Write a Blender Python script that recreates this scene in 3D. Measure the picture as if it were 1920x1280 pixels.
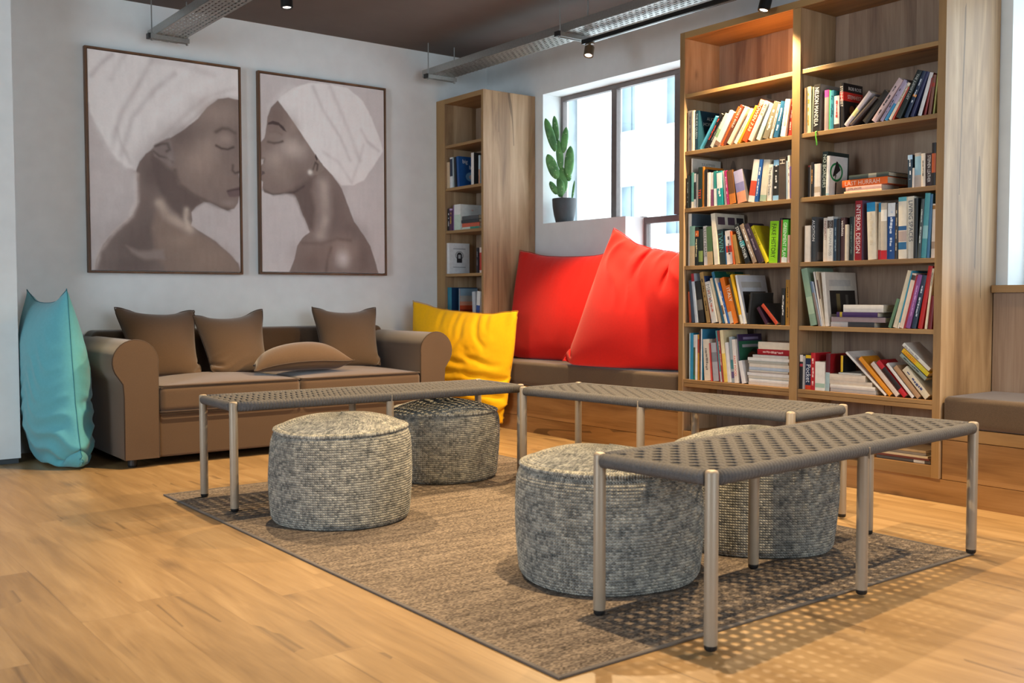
import bpy, math, random
import numpy as np
from mathutils import Matrix, Vector

for o in list(bpy.data.objects):
    bpy.data.objects.remove(o, do_unlink=True)
SC = bpy.context.scene
COL = SC.collection

# ------------------------------------------------------------------ camera
def add_camera():
    yaw, pitch, roll = math.radians(52.60922), math.radians(-2.56655), math.radians(-0.06805)
    f = Vector((math.cos(pitch) * math.cos(yaw), math.cos(pitch) * math.sin(yaw), math.sin(pitch)))
    r = f.cross(Vector((0, 0, 1))).normalized()
    u = r.cross(f)
    r2 = math.cos(roll) * r + math.sin(roll) * u
    u2 = -math.sin(roll) * r + math.cos(roll) * u
    cam = bpy.data.cameras.new('camera')
    o = bpy.data.objects.new('camera', cam)
    COL.objects.link(o)
    o.matrix_world = Matrix(((r2.x, u2.x, -f.x, 0), (r2.y, u2.y, -f.y, 0), (r2.z, u2.z, -f.z, 0.95), (0, 0, 0, 1)))
    cam.sensor_width = 36
    cam.lens = 1895.18 / 1920 * 36
    cam.clip_start = 0.05
    cam.dof.use_dof = True
    cam.dof.focus_distance = 5.0
    cam.dof.aperture_fstop = 4.5
    SC.camera = o
add_camera()

# ------------------------------------------------------------------ world, lights, exposure
SC.view_settings.view_transform = 'Standard'
SC.view_settings.look = 'None'
SC.view_settings.exposure = 0.0
SC.view_settings.gamma = 1.0
SC.view_settings.use_curve_mapping = False
w = bpy.data.worlds.new('sky')
SC.world = w
w.use_nodes = True
w.node_tree.nodes['Background'].inputs[0].default_value = (0.86, 0.93, 1.0, 1)
w.node_tree.nodes['Background'].inputs[1].default_value = 5.0
SC.cycles.max_bounces = 8
SC.cycles.diffuse_bounces = 5
SC.cycles.glossy_bounces = 3
SC.cycles.transmission_bounces = 4
SC.cycles.transparent_max_bounces = 8
SC.cycles.sample_clamp_indirect = 6.0
SC.cycles.caustics_reflective = False
SC.cycles.caustics_refractive = False
SC.cycles.use_denoising = True

DAY = (0.72, 0.87, 1.0)
WARM = (1.0, 0.73, 0.41)
def area(name, loc, aim, sx, sy, power, col):
    l = bpy.data.lights.new(name, 'AREA')
    l.shape = 'RECTANGLE'
    l.size, l.size_y, l.energy, l.color = sx, sy, power, col
    o = bpy.data.objects.new(name, l)
    COL.objects.link(o)
    o.location = loc
    o.rotation_euler = (Vector(aim) - Vector(loc)).to_track_quat('-Z', 'Z').to_euler()
    return o
# fill lamps added at the two unseen openings, on top of the sky's daylight
area('daylight_fill_side', (-3.45, 2.6, 1.6), (0, 2.6, 1.5), 2.6, 1.7, 120, DAY)
area('daylight_fill_rear', (1.4, -2.95, 1.6), (1.4, 0, 1.5), 2.6, 1.7, 75, DAY)

SPOTS = [  # x, y, z of the lens, aim, watts, cone in degrees
    (2.25, 4.83, 2.41, (2.25, 4.6, 0), 275, 100),
    (2.27, 2.24, 2.41, (2.35, 2.2, 0), 300, 100),
    (4.285, 4.80, 2.447, (3.5, 4.4, 0), 290, 105),
    (4.285, 3.42, 2.424, (3.7, 3.65, 0), 235, 125),
    (4.285, 1.25, 2.424, (3.9, 1.3, 0), 210, 95),
]
# ------------------------------------------------------------------ helpers
def lin(h, k=1.0):
    c = [int(h[i:i + 2], 16) / 255 for i in (0, 2, 4)]
    return tuple(min(1, k * (v / 12.92 if v <= .04045 else ((v + .055) / 1.055) ** 2.4)) for v in c) + (1,)

class NT:
    def __init__(s, name):
        s.m = bpy.data.materials.new(name)
        s.m.use_nodes = True
        s.t = s.m.node_tree
        s.b = s.t.nodes['Principled BSDF']
        s.out = s.t.nodes['Material Output']
    def n(s, ty, **kw):
        x = s.t.nodes.new('ShaderNode' + ty)
        for k, v in kw.items():
            if k.startswith('i_'):
                x.inputs[int(k[2:])].default_value = v
            else:
                setattr(x, k, v)
        return x
    def l(s, a, b): s.t.links.new(a, b)
    def math(s, op, a, b=None, clamp=False):
        x = s.n('Math', operation=op, use_clamp=clamp)
        for i, v in enumerate((a, b)):
            if v is None: continue
            if isinstance(v, (int, float)): x.inputs[i].default_value = v
            else: s.l(v, x.inputs[i])
        return x.outputs[0]
    def coord(s, kind='Object'):
        return s.n('TexCoord').outputs[kind]
    def mapping(s, v, scale=(1, 1, 1), loc=(0, 0, 0), rot=(0, 0, 0)):
        x = s.n('Mapping')
        s.l(v, x.inputs[0])
        x.inputs[1].default_value = loc
        x.inputs[2].default_value = rot
        x.inputs[3].default_value = scale
        return x.outputs[0]
    def noise(s, v, scale, detail=3, rough=.5, dist=0):
        x = s.n('TexNoise')
        s.l(v, x.inputs['Vector'])
        x.inputs['Scale'].default_value = scale
        x.inputs['Detail'].default_value = detail
        x.inputs['Roughness'].default_value = rough
        x.inputs['Distortion'].default_value = dist
        return x.outputs[0]
    def ramp(s, f, stops, interp='LINEAR'):
        x = s.n('ValToRGB')
        x.color_ramp.interpolation = interp
        e = x.color_ramp.elements
        while len(e) < len(stops): e.new(0.5)
        for i, (p, c) in enumerate(stops):
            e[i].position = p
            e[i].color = c if len(c) == 4 else (*c, 1)
        s.l(f, x.inputs[0])
        return x.outputs[0]
    def mix(s, f, a, b, mode='MIX'):
        x = s.n('Mix', data_type='RGBA', blend_type=mode)
        for i, v in ((0, f), (6, a), (7, b)):
            if isinstance(v, (int, float)): x.inputs[i].default_value = v
            elif isinstance(v, tuple): x.inputs[i].default_value = v
            else: s.l(v, x.inputs[i])
        return x.outputs[2]
    def bump(s, h, strength=.3, dist=.002, normal=None):
        x = s.n('Bump')
        x.inputs['Strength'].default_value = strength
        x.inputs['Distance'].default_value = dist
        s.l(h, x.inputs['Height'])
        if normal is not None: s.l(normal, x.inputs['Normal'])
        s.l(x.outputs[0], s.b.inputs['Normal'])
        return x.outputs[0]
    def base(s, c, rough=.5, metal=0, spec=None):
        if isinstance(c, tuple): s.b.inputs['Base Color'].default_value = c
        else: s.l(c, s.b.inputs['Base Color'])
        if isinstance(rough, (int, float)): s.b.inputs['Roughness'].default_value = rough
        else: s.l(rough, s.b.inputs['Roughness'])
        s.b.inputs['Metallic'].default_value = metal
        if spec is not None: s.b.inputs['Specular IOR Level'].default_value = spec
        return s.m
    def vec(s, x, y, z):
        c = s.n('CombineXYZ')
        for i, v in enumerate((x, y, z)):
            if isinstance(v, (int, float)): c.inputs[i].default_value = v
            else: s.l(v, c.inputs[i])
        return c.outputs[0]
    def sep(s, v):
        c = s.n('SeparateXYZ')
        s.l(v, c.inputs[0])
        return c.outputs[0], c.outputs[1], c.outputs[2]
    def white(s, v):
        x = s.n('TexWhiteNoise', noise_dimensions='3D')
        s.l(v, x.inputs['Vector'])
        return x.outputs['Value']

class MB:
    """collects vertices and faces of ONE part"""
    def __init__(s):
        s.v, s.f, s.mi, s.uv = [], [], [], None
    def add(s, v, f, mi=0):
        o = len(s.v)
        s.v += [tuple(p) for p in v]
        s.f += [tuple(i + o for i in q) for q in f]
        s.mi += [mi] * len(f)
        return s
    def box(s, x0, x1, y0, y1, z0, z1, mi=0):
        v = [(x, y, z) for z in (z0, z1) for y in (y0, y1) for x in (x0, x1)]
        f = [(0, 2, 3, 1), (4, 5, 7, 6), (0, 1, 5, 4), (2, 6, 7, 3), (0, 4, 6, 2), (1, 3, 7, 5)]
        return s.add(v, f, mi)
    def tube(s, path, r, seg=10, closed=False, caps=True, mi=0, up=(0, 0, 1)):
        P = [Vector(p) for p in path]
        n = len(P)
        rr = r if isinstance(r, (list, tuple)) else [r] * n
        prev = None
        V = []
        for i, p in enumerate(P):
            if closed: d = P[(i + 1) % n] - P[i - 1]
            else: d = P[min(i + 1, n - 1)] - P[max(i - 1, 0)]
            d.normalize()
            if prev is None:
                a = Vector(up)
                if abs(a.dot(d)) > .95: a = Vector((1, 0, 0))
                a = (a - d * a.dot(d)).normalized()
            else:
                a = (prev - d * prev.dot(d)).normalized()
            prev = a
            b = d.cross(a)
            for k in range(seg):
                t = 2 * math.pi * k / seg
                V.append(p + (a * math.cos(t) + b * math.sin(t)) * rr[i])
        F = []
        m = n if closed else n - 1
        for i in range(m):
            j = (i + 1) % n
            for k in range(seg):
                k2 = (k + 1) % seg
                F.append((i * seg + k, i * seg + k2, j * seg + k2, j * seg + k))
        if caps and not closed:
            F.append(tuple(range(seg - 1, -1, -1)))
            F.append(tuple(range((n - 1) * seg, n * seg)))
        return s.add(V, F, mi)
    def lathe(s, prof, seg=32, c=(0, 0), mi=0, cap0=True, cap1=True):
        V, F = [], []
        n = len(prof)
        for r, z in prof:
            for k in range(seg):
                t = 2 * math.pi * k / seg
                V.append((c[0] + r * math.cos(t), c[1] + r * math.sin(t), z))
        for i in range(n - 1):
            for k in range(seg):
                k2 = (k + 1) % seg
                F.append((i * seg + k, i * seg + k2, (i + 1) * seg + k2, (i + 1) * seg + k))
        if cap0: F.append(tuple(range(seg - 1, -1, -1)))
        if cap1: F.append(tuple(range((n - 1) * seg, n * seg)))
        return s.add(V, F, mi)
    def prism(s, prof, a0, a1, axis='y', mi=0, inset=None):
        """closed 2-D outline extruded along an axis (prof in the other two axes, in xyz order)"""
        n = len(prof)
        def P(p, a):
            return {'y': (p[0], a, p[1]), 'x': (a, p[0], p[1]), 'z': (p[0], p[1], a)}[axis]
        V = [P(p, a0) for p in prof] + [P(p, a1) for p in prof]
        F = [(i, (i + 1) % n, n + (i + 1) % n, n + i) for i in range(n)]
        F += [tuple(range(n - 1, -1, -1)), tuple(range(n, 2 * n))]
        return s.add(V, F, mi)

def obj(name, mb, mats, parent=None, loc=None, smooth=False, bevel=0, seg=2, world=True, angle=None):
    """links ONE mesh object; vertices are in world space unless world=False"""
    me = bpy.data.meshes.new(name)
    base = Vector((0.0, 0.0, 0.0))
    if world:
        p = parent
        while p is not None:
            base += p.location
            p = p.parent
        if parent is None and loc is not None: base = Vector(loc)
    V = [(p[0] - base.x, p[1] - base.y, p[2] - base.z) for p in mb.v] if world else mb.v
    me.from_pydata(V, [], mb.f)
    if not isinstance(mats, (list, tuple)): mats = [mats]
    for m in mats: me.materials.append(m)
    if len(mats) > 1: me.polygons.foreach_set('material_index', mb.mi)
    if smooth: me.polygons.foreach_set('use_smooth', [True] * len(me.polygons))
    if mb.uv is not None:
        ul = me.uv_layers.new(name='UVMap')
        li = np.empty(len(me.loops), dtype=np.int32)
        me.loops.foreach_get('vertex_index', li)
        ul.data.foreach_set('uv', np.asarray(mb.uv, dtype=np.float32)[li].ravel())
    me.update()
    if angle is not None:
        me.polygons.foreach_set('use_smooth', [True] * len(me.polygons))
        me.set_sharp_from_angle(angle=math.radians(angle))
    o = bpy.data.objects.new(name, me)
    COL.objects.link(o)
    if parent is not None: o.parent = parent
    elif loc is not None: o.location = loc
    if bevel:
        b = o.modifiers.new('bevel', 'BEVEL')
        b.width, b.segments, b.limit_method, b.angle_limit = bevel, seg, 'ANGLE', math.radians(40)
        b.harden_normals = False
    return o
def tag(o, label, cat, group=None):
    o['label'], o['category'] = label, cat
    if group: o['group'] = group
    return o
def thing(name, label, cat, loc=(0, 0, 0), rz=0, group=None):
    o = bpy.data.objects.new(name, None)
    COL.objects.link(o)
    o.empty_display_size = .05
    o.location = loc
    o.rotation_euler = (0, 0, rz)
    return tag(o, label, cat, group)
def struct(name, mb, mats, **k):
    o = obj(name, mb, mats, **k)
    if o.parent is None: o['kind'] = 'structure'
    return o
def copy_tree(o, parent=None):
    c = o.copy()
    COL.objects.link(c)
    c.parent = parent
    for ch in list(o.children): copy_tree(ch, c)
    return c

def fbox(mb, x0, x1, y0, y1, z0, z1):
    """board whose room-facing (-x) edge takes the second material"""
    mb.box(x0, x1, y0, y1, z0, z1)
    mb.mi[-2] = 1
    return mb
def rbox(x0, x1, y0, y1, z0, z1, r, dome=0.0, n=10, k=4, jitter=0.0, seed=1):
    """soft box: rounded edges, domed top"""
    h = np.array([(x1 - x0) / 2, (y1 - y0) / 2, (z1 - z0) / 2])
    c = np.array([(x1 + x0) / 2, (y1 + y0) / 2, (z1 + z0) / 2])
    def axis(hh):
        core = hh - r
        rim = [core + r * math.tan(math.pi / 4 * (i / k)) for i in range(1, k + 1)]
        mid = list(np.linspace(-core, core, n))
        return np.array([-a for a in reversed(rim)] + mid + rim)
    A = [axis(v) for v in h]
    V, F, idx = [], [], {}
    def vid(p):
        key = tuple(np.round(p, 6))
        if key not in idx:
            idx[key] = len(V)
            q = np.array(p)
            inner = np.clip(q, -(h - r), h - r)
            d = q - inner
            L = np.linalg.norm(d)
            o = inner + d / L * r if L > 1e-9 else q
            if o[2] > 0:
                o[2] += dome * (1 - (o[0] / h[0]) ** 2) * (1 - (o[1] / h[1]) ** 2)
            V.append(tuple(o + c))
        return idx[key]
    for ax in range(3):
        u, w_ = [(1, 2), (2, 0), (0, 1)][ax]
        for sgn in (-1, 1):
            for i in range(len(A[u]) - 1):
                for j in range(len(A[w_]) - 1):
                    q = []
                    for a, b in ((i, j), (i + 1, j), (i + 1, j + 1), (i, j + 1)):
                        p = [0, 0, 0]
                        p[ax], p[u], p[w_] = sgn * h[ax], A[u][a], A[w_][b]
                        q.append(vid(p))
                    F.append(tuple(q if sgn > 0 else q[::-1]))
    m = MB()
    m.add(V, F)
    return m
# ------------------------------------------------------------------ materials
def plain(name, hexc, rough=.5, metal=0, var=.08, scale=30, bump=0, spec=None, k=1.0):
    t = NT(name)
    c = lin(hexc, k)
    n = t.noise(t.coord(), scale, 3)
    col = t.ramp(n, [(.3, tuple(v * (1 - var) for v in c[:3])), (.7, tuple(min(1, v * (1 + var)) for v in c[:3]))])
    if bump: t.bump(n, bump, .002)
    return t.base(col, rough, metal, spec)

def wood(name, axis, light, mid, dark, rough=.45, band=.17, crack=True, seed=0.0, knots=True, grain=.35):
    """laminate oak: grain along AXIS, board-wide tone steps, cracks and knots"""
    t = NT(name)
    x, y, z = t.sep(t.coord())
    if axis == 'z': al, ac = z, t.math('ADD', x, y)
    elif axis == 'y': al, ac = y, t.math('ADD', x, z)
    else: al, ac = x, t.math('ADD', y, z)
    ac = t.math('ADD', ac, 7.3 + seed)
    v = t.vec(t.math('MULTIPLY', ac, 9.0), t.math('MULTIPLY', al, 1.1), seed)
    n1 = t.noise(v, 1.0, 5, .55, .9)
    n2 = t.noise(t.vec(t.math('MULTIPLY', ac, 130.0), t.math('MULTIPLY', al, 3.0), seed), 1.0, 3, .6, .3)
    wob = t.noise(t.vec(ac, t.math('MULTIPLY', al, .5), seed), 1.5, 2)
    bandi = t.math('FLOOR', t.math('DIVIDE', t.math('ADD', ac, t.math('MULTIPLY', wob, .03)), band))
    rb = t.white(t.vec(bandi, seed, 1.0))
    f = t.math('ADD', t.math('MULTIPLY', n1, .75), t.math('MULTIPLY', n2, grain * .6))
    f = t.math('ADD', f, t.math('MULTIPLY', t.math('SUBTRACT', rb, .5), .22))
    col = t.ramp(f, [(.25, lin(dark)), (.47, lin(mid)), (.72, lin(light))])
    if knots:
        vo = t.n('TexVoronoi', feature='F1')
        t.l(t.vec(t.math('MULTIPLY', ac, 4.2), t.math('MULTIPLY', al, 2.0), seed), vo.inputs['Vector'])
        vo.inputs['Scale'].default_value = 1.0
        k = t.math('SUBTRACT', 1.0, t.math('MULTIPLY', t.math('ADD', vo.outputs['Distance'], t.math('MULTIPLY', n2, .06)), 9.0), clamp=True)
        col = t.mix(t.math('MULTIPLY', k, .75), col, lin(dark, .45))
    if crack:
        c = t.noise(t.vec(t.math('MULTIPLY', ac, 4.0), t.math('MULTIPLY', al, .16), seed + 4), 1.0, 2, .4, .1)
        d = t.math('ABSOLUTE', t.math('SUBTRACT', c, .5))
        msk = t.noise(t.vec(t.math('MULTIPLY', ac, 2.0), t.math('MULTIPLY', al, .9), seed + 9), 1.0, 2)
        k = t.math('MULTIPLY', t.math('LESS_THAN', d, .006), t.math('GREATER_THAN', msk, .53))
        col = t.mix(t.math('MULTIPLY', k, .62), col, lin(dark, .35))
    t.bump(n2, .12, .001)
    return t.base(col, rough)

def floor_mat():
    t = NT('oak_planks')
    x, y, z = t.sep(t.coord())
    W, L = .192, 1.38
    r = t.math('FLOOR', t.math('DIVIDE', x, W))
    off = t.math('MULTIPLY', t.white(t.vec(r, 3.0, 0.0)), L)
    yy = t.math('DIVIDE', t.math('ADD', y, off), L)
    c = t.math('FLOOR', yy)
    rnd = t.white(t.vec(r, c, 5.0))
    rnd2 = t.white(t.vec(r, c, 11.0))
    v = t.vec(t.math('MULTIPLY', x, 8.0), t.math('MULTIPLY', y, 1.0), t.math('MULTIPLY', rnd, 40.0))
    n1 = t.noise(v, 1.0, 5, .55, 1.2)
    v2 = t.vec(t.math('MULTIPLY', x, 110.0), t.math('MULTIPLY', y, 3.5), t.math('MULTIPLY', rnd, 40.0))
    n2 = t.noise(v2, 1.0, 3, .6, .4)
    n3 = t.noise(t.vec(t.math('MULTIPLY', x, 22.0), t.math('MULTIPLY', y, 1.6), t.math('MULTIPLY', rnd, 40.0)), 1.0, 3, .6, 2.0)
    f = t.math('ADD', t.math('MULTIPLY', n1, .62), t.math('ADD', t.math('MULTIPLY', n2, .20), t.math('MULTIPLY', n3, .20)))
    f = t.math('ADD', f, t.math('MULTIPLY', t.math('SUBTRACT', rnd2, .5), .12))
    col = t.ramp(f, [(.18, lin('5e4730')), (.36, lin('836642')), (.52, lin('977850')), (.70, lin('aa8b62'))])
    vo = t.n('TexVoronoi', feature='F1')
    t.l(t.vec(t.math('MULTIPLY', x, 4.0), t.math('MULTIPLY', y, 1.5), t.math('MULTIPLY', rnd, 40.0)), vo.inputs['Vector'])
    vo.inputs['Scale'].default_value = 1.0
    k = t.math('SUBTRACT', 1.0, t.math('MULTIPLY', t.math('ADD', vo.outputs['Distance'], t.math('MULTIPLY', n3, .22)), 3.4), clamp=True)
    col = t.mix(t.math('MULTIPLY', k, .95), col, lin('513c28'))
    ck = t.math('ABSOLUTE', t.math('SUBTRACT', t.noise(t.vec(t.math('MULTIPLY', x, 6.0), t.math('MULTIPLY', y, .30), t.math('MULTIPLY', rnd, 40.0)), 1.0, 2, .5, .2), .5))
    cm = t.noise(t.vec(t.math('MULTIPLY', x, 3.0), t.math('MULTIPLY', y, 1.8), t.math('MULTIPLY', rnd, 40.0)), 1.0, 2)
    col = t.mix(t.math('MULTIPLY', t.math('MULTIPLY', t.math('SUBTRACT', 1.0, t.math('MULTIPLY', ck, 45.0), clamp=True), t.math('GREATER_THAN', cm, .57)), .6), col, lin('55402a'))
    # joints
    fx = t.math('FRACT', t.math('DIVIDE', x, W))
    ex = t.math('MINIMUM', fx, t.math('SUBTRACT', 1.0, fx))
    fy = t.math('FRACT', yy)
    ey = t.math('MULTIPLY', t.math('MINIMUM', fy, t.math('SUBTRACT', 1.0, fy)), L / W)
    e = t.math('LESS_THAN', t.math('MINIMUM', ex, ey), .0065)
    col = t.mix(t.math('MULTIPLY', e, .22), col, lin('5a4329'))
    t.bump(t.math('ADD', t.math('MULTIPLY', n2, .6), t.math('MULTIPLY', e, -1.0)), .1, .001)
    return t.base(col, t.math('ADD', .36, t.math('MULTIPLY', n2, .12)), spec=.4)

def fabric(name, hexc, weave=900, var=.18, rough=.9, bump=.25, sheen=.2, k=1.0, mottle=260):
    t = NT(name)
    c = lin(hexc, k)
    co = t.coord()
    a = t.noise(co, mottle, 3, .7)
    b = t.noise(co, 6, 2)
    f = t.math('ADD', t.math('MULTIPLY', a, .8), t.math('MULTIPLY', b, .2))
    col = t.ramp(f, [(.3, tuple(v * (1 - var) for v in c[:3])), (.7, tuple(min(1, v * (1 + var)) for v in c[:3]))])
    if bump: t.bump(t.noise(co, weave, 2, .6), bump, .001)
    t.b.inputs['Sheen Weight'].default_value = sheen
    t.b.inputs['Sheen Roughness'].default_value = .5
    return t.base(col, rough, spec=.25)

def pouf_mat():
    t = NT('braided_cord')
    u, v, _ = t.sep(t.coord('UV'))
    fv = t.math('FRACT', v)
    s = t.math('MULTIPLY', t.math('ABSOLUTE', t.math('SUBTRACT', fv, .5)), 1.3)
    wv = t.math('ADD', u, s)
    cell, row = t.math('FLOOR', wv), t.math('FLOOR', v)
    rnd = t.white(t.vec(cell, row, 1.0))
    nlow = t.noise(t.vec(t.math('MULTIPLY', u, .16), t.math('MULTIPLY', v, .30), 0.0), 1.0, 4, .65)
    fib = t.noise(t.vec(t.math('MULTIPLY', wv, 1.4), t.math('MULTIPLY', v, 3.2), 2.0), 1.0, 3, .7)
    f = t.math('ADD', t.math('ADD', t.math('MULTIPLY', rnd, .20), t.math('MULTIPLY', nlow, .50)), t.math('MULTIPLY', fib, .46))
    col = t.ramp(f, [(.34, lin('494c4c')), (.47, lin('757571')), (.58, lin('99978f')), (.70, lin('beb9ac')), (.86, lin('dfd9ca'))])
    sh = t.math('MULTIPLY', t.math('SINE', t.math('MULTIPLY', t.math('FRACT', wv), math.pi)), t.math('SINE', t.math('MULTIPLY', fv, math.pi)))
    t.bump(sh, .9, .006)
    return t.base(col, .95, spec=.15)

def rope_mat(name='wrapped_cord', freq=420.0, hexc='5b5857'):
    t = NT(name)
    u, v, _ = t.sep(t.coord('UV'))
    s = t.math('SINE', t.math('MULTIPLY', t.math('ADD', u, t.math('MULTIPLY', v, .35)), freq))
    n = t.noise(t.coord(), 300, 3, .7)
    c = lin(hexc)
    col = t.ramp(n, [(.3, tuple(q * .68 for q in c[:3])), (.7, tuple(q * 1.25 for q in c[:3]))])
    t.bump(t.math('ADD', s, t.math('MULTIPLY', n, .8)), .55, .0015)
    return t.base(col, .9, spec=.2)

def strap_mat():
    t = NT('woven_cord')
    co = t.coord()
    n = t.noise(co, 240, 3, .7)
    c = lin('565352')
    col = t.ramp(n, [(.3, tuple(q * .66 for q in c[:3])), (.7, tuple(q * 1.28 for q in c[:3]))])
    t.bump(n, .6, .002)
    return t.base(col, .9, spec=.2)

def rug_mat():
    t = NT('flatweave_rug')
    x, y, z = t.sep(t.coord())
    row = t.math('FLOOR', t.math('MULTIPLY', y, 210.0))
    st = t.math('FLOOR', t.math('ADD', t.math('MULTIPLY', x, 120.0), t.math('MULTIPLY', row, .5)))
    r = t.white(t.vec(row, st, 0.0))
    a = t.noise(t.vec(t.math('MULTIPLY', x, 2.2), t.math('MULTIPLY', y, 30.0), 0.0), 1.0, 4, .6)
    b = t.noise(t.coord(), 150, 2, .6)
    f = t.math('ADD', t.math('ADD', t.math('MULTIPLY', r, .30), t.math('MULTIPLY', a, .55)), t.math('MULTIPLY', b, .22))
    col = t.ramp(f, [(.32, lin('403933')), (.52, lin('6b5f55')), (.74, lin('938474'))])
    t.bump(f, .6, .003)
    return t.base(col, .95, spec=.1)

def perforated():
    t = NT('perforated_steel')
    x, y, z = t.sep(t.coord())
    P, Q = .05, .0285
    row = t.math('FLOOR', t.math('DIVIDE', x, Q))
    yy = t.math('ADD', y, t.math('MULTIPLY', t.math('FLOORED_MODULO', row, 2.0), P * .5))
    fx = t.math('ABSOLUTE', t.math('SUBTRACT', t.math('FRACT', t.math('DIVIDE', x, Q)), .5))
    fy = t.math('ABSOLUTE', t.math('SUBTRACT', t.math('FRACT', t.math('DIVIDE', yy, P)), .5))
    h = t.math('MULTIPLY', t.math('LESS_THAN', fx, .19), t.math('LESS_THAN', fy, .30))
    n = t.noise(t.coord(), 60, 3)
    t.base(t.ramp(n, [(.3, lin('8c8e8c')), (.7, lin('b4b5b1'))]), .42, .85)
    tr = t.n('BsdfTransparent')
    mx = t.n('MixShader')
    t.l(h, mx.inputs[0]); t.l(t.b.outputs[0], mx.inputs[1]); t.l(tr.outputs[0], mx.inputs[2])
    t.l(mx.outputs[0], t.out.inputs[0])
    return t.m

def glass():
    t = NT('window_glass')
    tr, gl, fr, mx = t.n('BsdfTransparent'), t.n('BsdfGlossy'), t.n('LayerWeight'), t.n('MixShader')
    tr.inputs[0].default_value = (.94, .97, .97, 1)
    gl.inputs['Roughness'].default_value = .02
    fr.inputs[0].default_value = .5
    t.l(t.math('ADD', .03, t.math('MULTIPLY', t.math('POWER', fr.outputs['Facing'], 4.0), .6)), mx.inputs[0]); t.l(tr.outputs[0], mx.inputs[1]); t.l(gl.outputs[0], mx.inputs[2])
    t.l(mx.outputs[0], t.out.inputs[0])
    return t.m

def emit(name, col, s):
    t = NT(name)
    t.base((.8, .8, .8, 1), .4)
    t.b.inputs['Emission Color'].default_value = (*col, 1)
    t.b.inputs['Emission Strength'].default_value = s
    return t.m

M = {}
M['wall'] = plain('painted_plaster', 'dfe5e6', .85, var=.03, scale=9, spec=.2)
M['ceiling'] = plain('ceiling_paint', '6a635f', .9, var=.06, scale=3, spec=.1)
M['white'] = plain('white_paint', 'd9dad8', .7, var=.02, scale=8, spec=.3)
M['floor'] = floor_mat()
M['gap'] = plain('shadow_gap_trim', '3d4448', .7)
M['panel'] = wood('oak_laminate_upright', 'z', 'c4a988', 'a88a67', '7f6347', .5, .17, True, 0.0)
M['panel2'] = wood('oak_laminate_back', 'z', 'b09a83', '957b65', '6d5444', .55, .19, True, 3.1)
M['front'] = wood('oak_laminate_front', 'y', 'b48b5c', '9c7345', '74502d', .45, .2, True, 1.7)
M['edge'] = wood('oak_edge_band', 'y', 'b08c5c', '9e7b4d', '83633d', .45, .5, False, .4, False, .25)
M['edgez'] = wood('oak_edge_band_upright', 'z', 'b08c5c', '9e7b4d', '83633d', .45, .5, False, .8, False, .25)
M['sofa'] = fabric('brown_sofa_fabric', '533f2d', 900, .16, .95, .3, .35)
M['piping'] = fabric('brown_piping', '3f3024', 900, .1, .95, .2, .2)
M['seat'] = fabric('taupe_seat_fabric', '594837', 700, .22, .95, .3, .25)
M['red'] = fabric('red_cotton', 'd4150b', 500, .05, .75, .08, .15, 1.0, 60)
M['yellow'] = fabric('yellow_cotton', 'f0b400', 500, .05, .8, .08, .1, 1.0, 60)
M['blue'] = fabric('turquoise_cotton', '5aa6b2', 500, .05, .7, .08, .25, 1.0, 60)
M['blueseam'] = fabric('turquoise_seam', '2f7482', 500, .05, .8, .05, .1)
M['redseam'] = fabric('red_seam', 'a80f08', 500, .05, .8, .05, .1)
M['yellowseam'] = fabric('yellow_seam', 'c48e05', 500, .05, .8, .05, .1)
M['pouf'] = pouf_mat()
M['rope'] = rope_mat()
M['strap'] = strap_mat()
M['rug'] = rug_mat()
M['rugedge'] = fabric('rug_binding', '5d544c', 700, .12, .9, .2, .1)
M['leg'] = plain('champagne_metal', '9a8a76', .45, .15, .02, 3)
M['black'] = plain('black_plastic', '17181a', .45, 0, .1)
M['blackmetal'] = plain('black_metal', '151617', .38, .3, .08)
M['bronze'] = plain('bronze_metal', '6a5a48', .35, .6, .08)
M['steel'] = plain('galvanised_steel', 'a8aaa8', .35, .85, .08, 80)
M['perf'] = perforated()
M['frame'] = plain('window_frame_paint', '6d6664', .5, .2, .06)
M['glass'] = glass()
M['lamp'] = emit('lamp_lens', (1.0, .82, .6), 14)
M['lampcool'] = emit('lamp_lens_dim', (1.0, .9, .8), 5)
M['artframe'] = wood('walnut_frame', 'z', '7d5a3a', '5f4128', '43301f', .5, .5, False, 2.2, False)
M['pot'] = plain('charcoal_ceramic', '3f4347', .55, 0, .06)
M['soil'] = plain('pale_gravel', 'b3a58e', .9, 0, .35, 160, .8)
M['facade'] = plain('white_render', 'e0e2e4', .8, 0, .02, 2)
M['farpane'] = plain('far_window_glass', '7d8f99', .2, 0, .15, 1.5)
M['concrete'] = plain('grey_concrete', '8d979c', .9, 0, .15, 3)
def cactus_mat():
    t = NT('cactus_skin')
    vo = t.n('TexVoronoi', feature='F1')
    t.l(t.coord(), vo.inputs['Vector'])
    vo.inputs['Scale'].default_value = 42
    d = t.math('LESS_THAN', vo.outputs['Distance'], .15)
    n = t.noise(t.coord(), 14, 3)
    col = t.ramp(n, [(.3, lin('2f5f2c')), (.7, lin('5b934b'))])
    col = t.mix(t.math('MULTIPLY', d, .75), col, lin('b9c9a0'))
    t.bump(t.math('SUBTRACT', 1.0, vo.outputs['Distance']), .3, .004)
    return t.base(col, .5)
M['cactus'] = cactus_mat()
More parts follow.
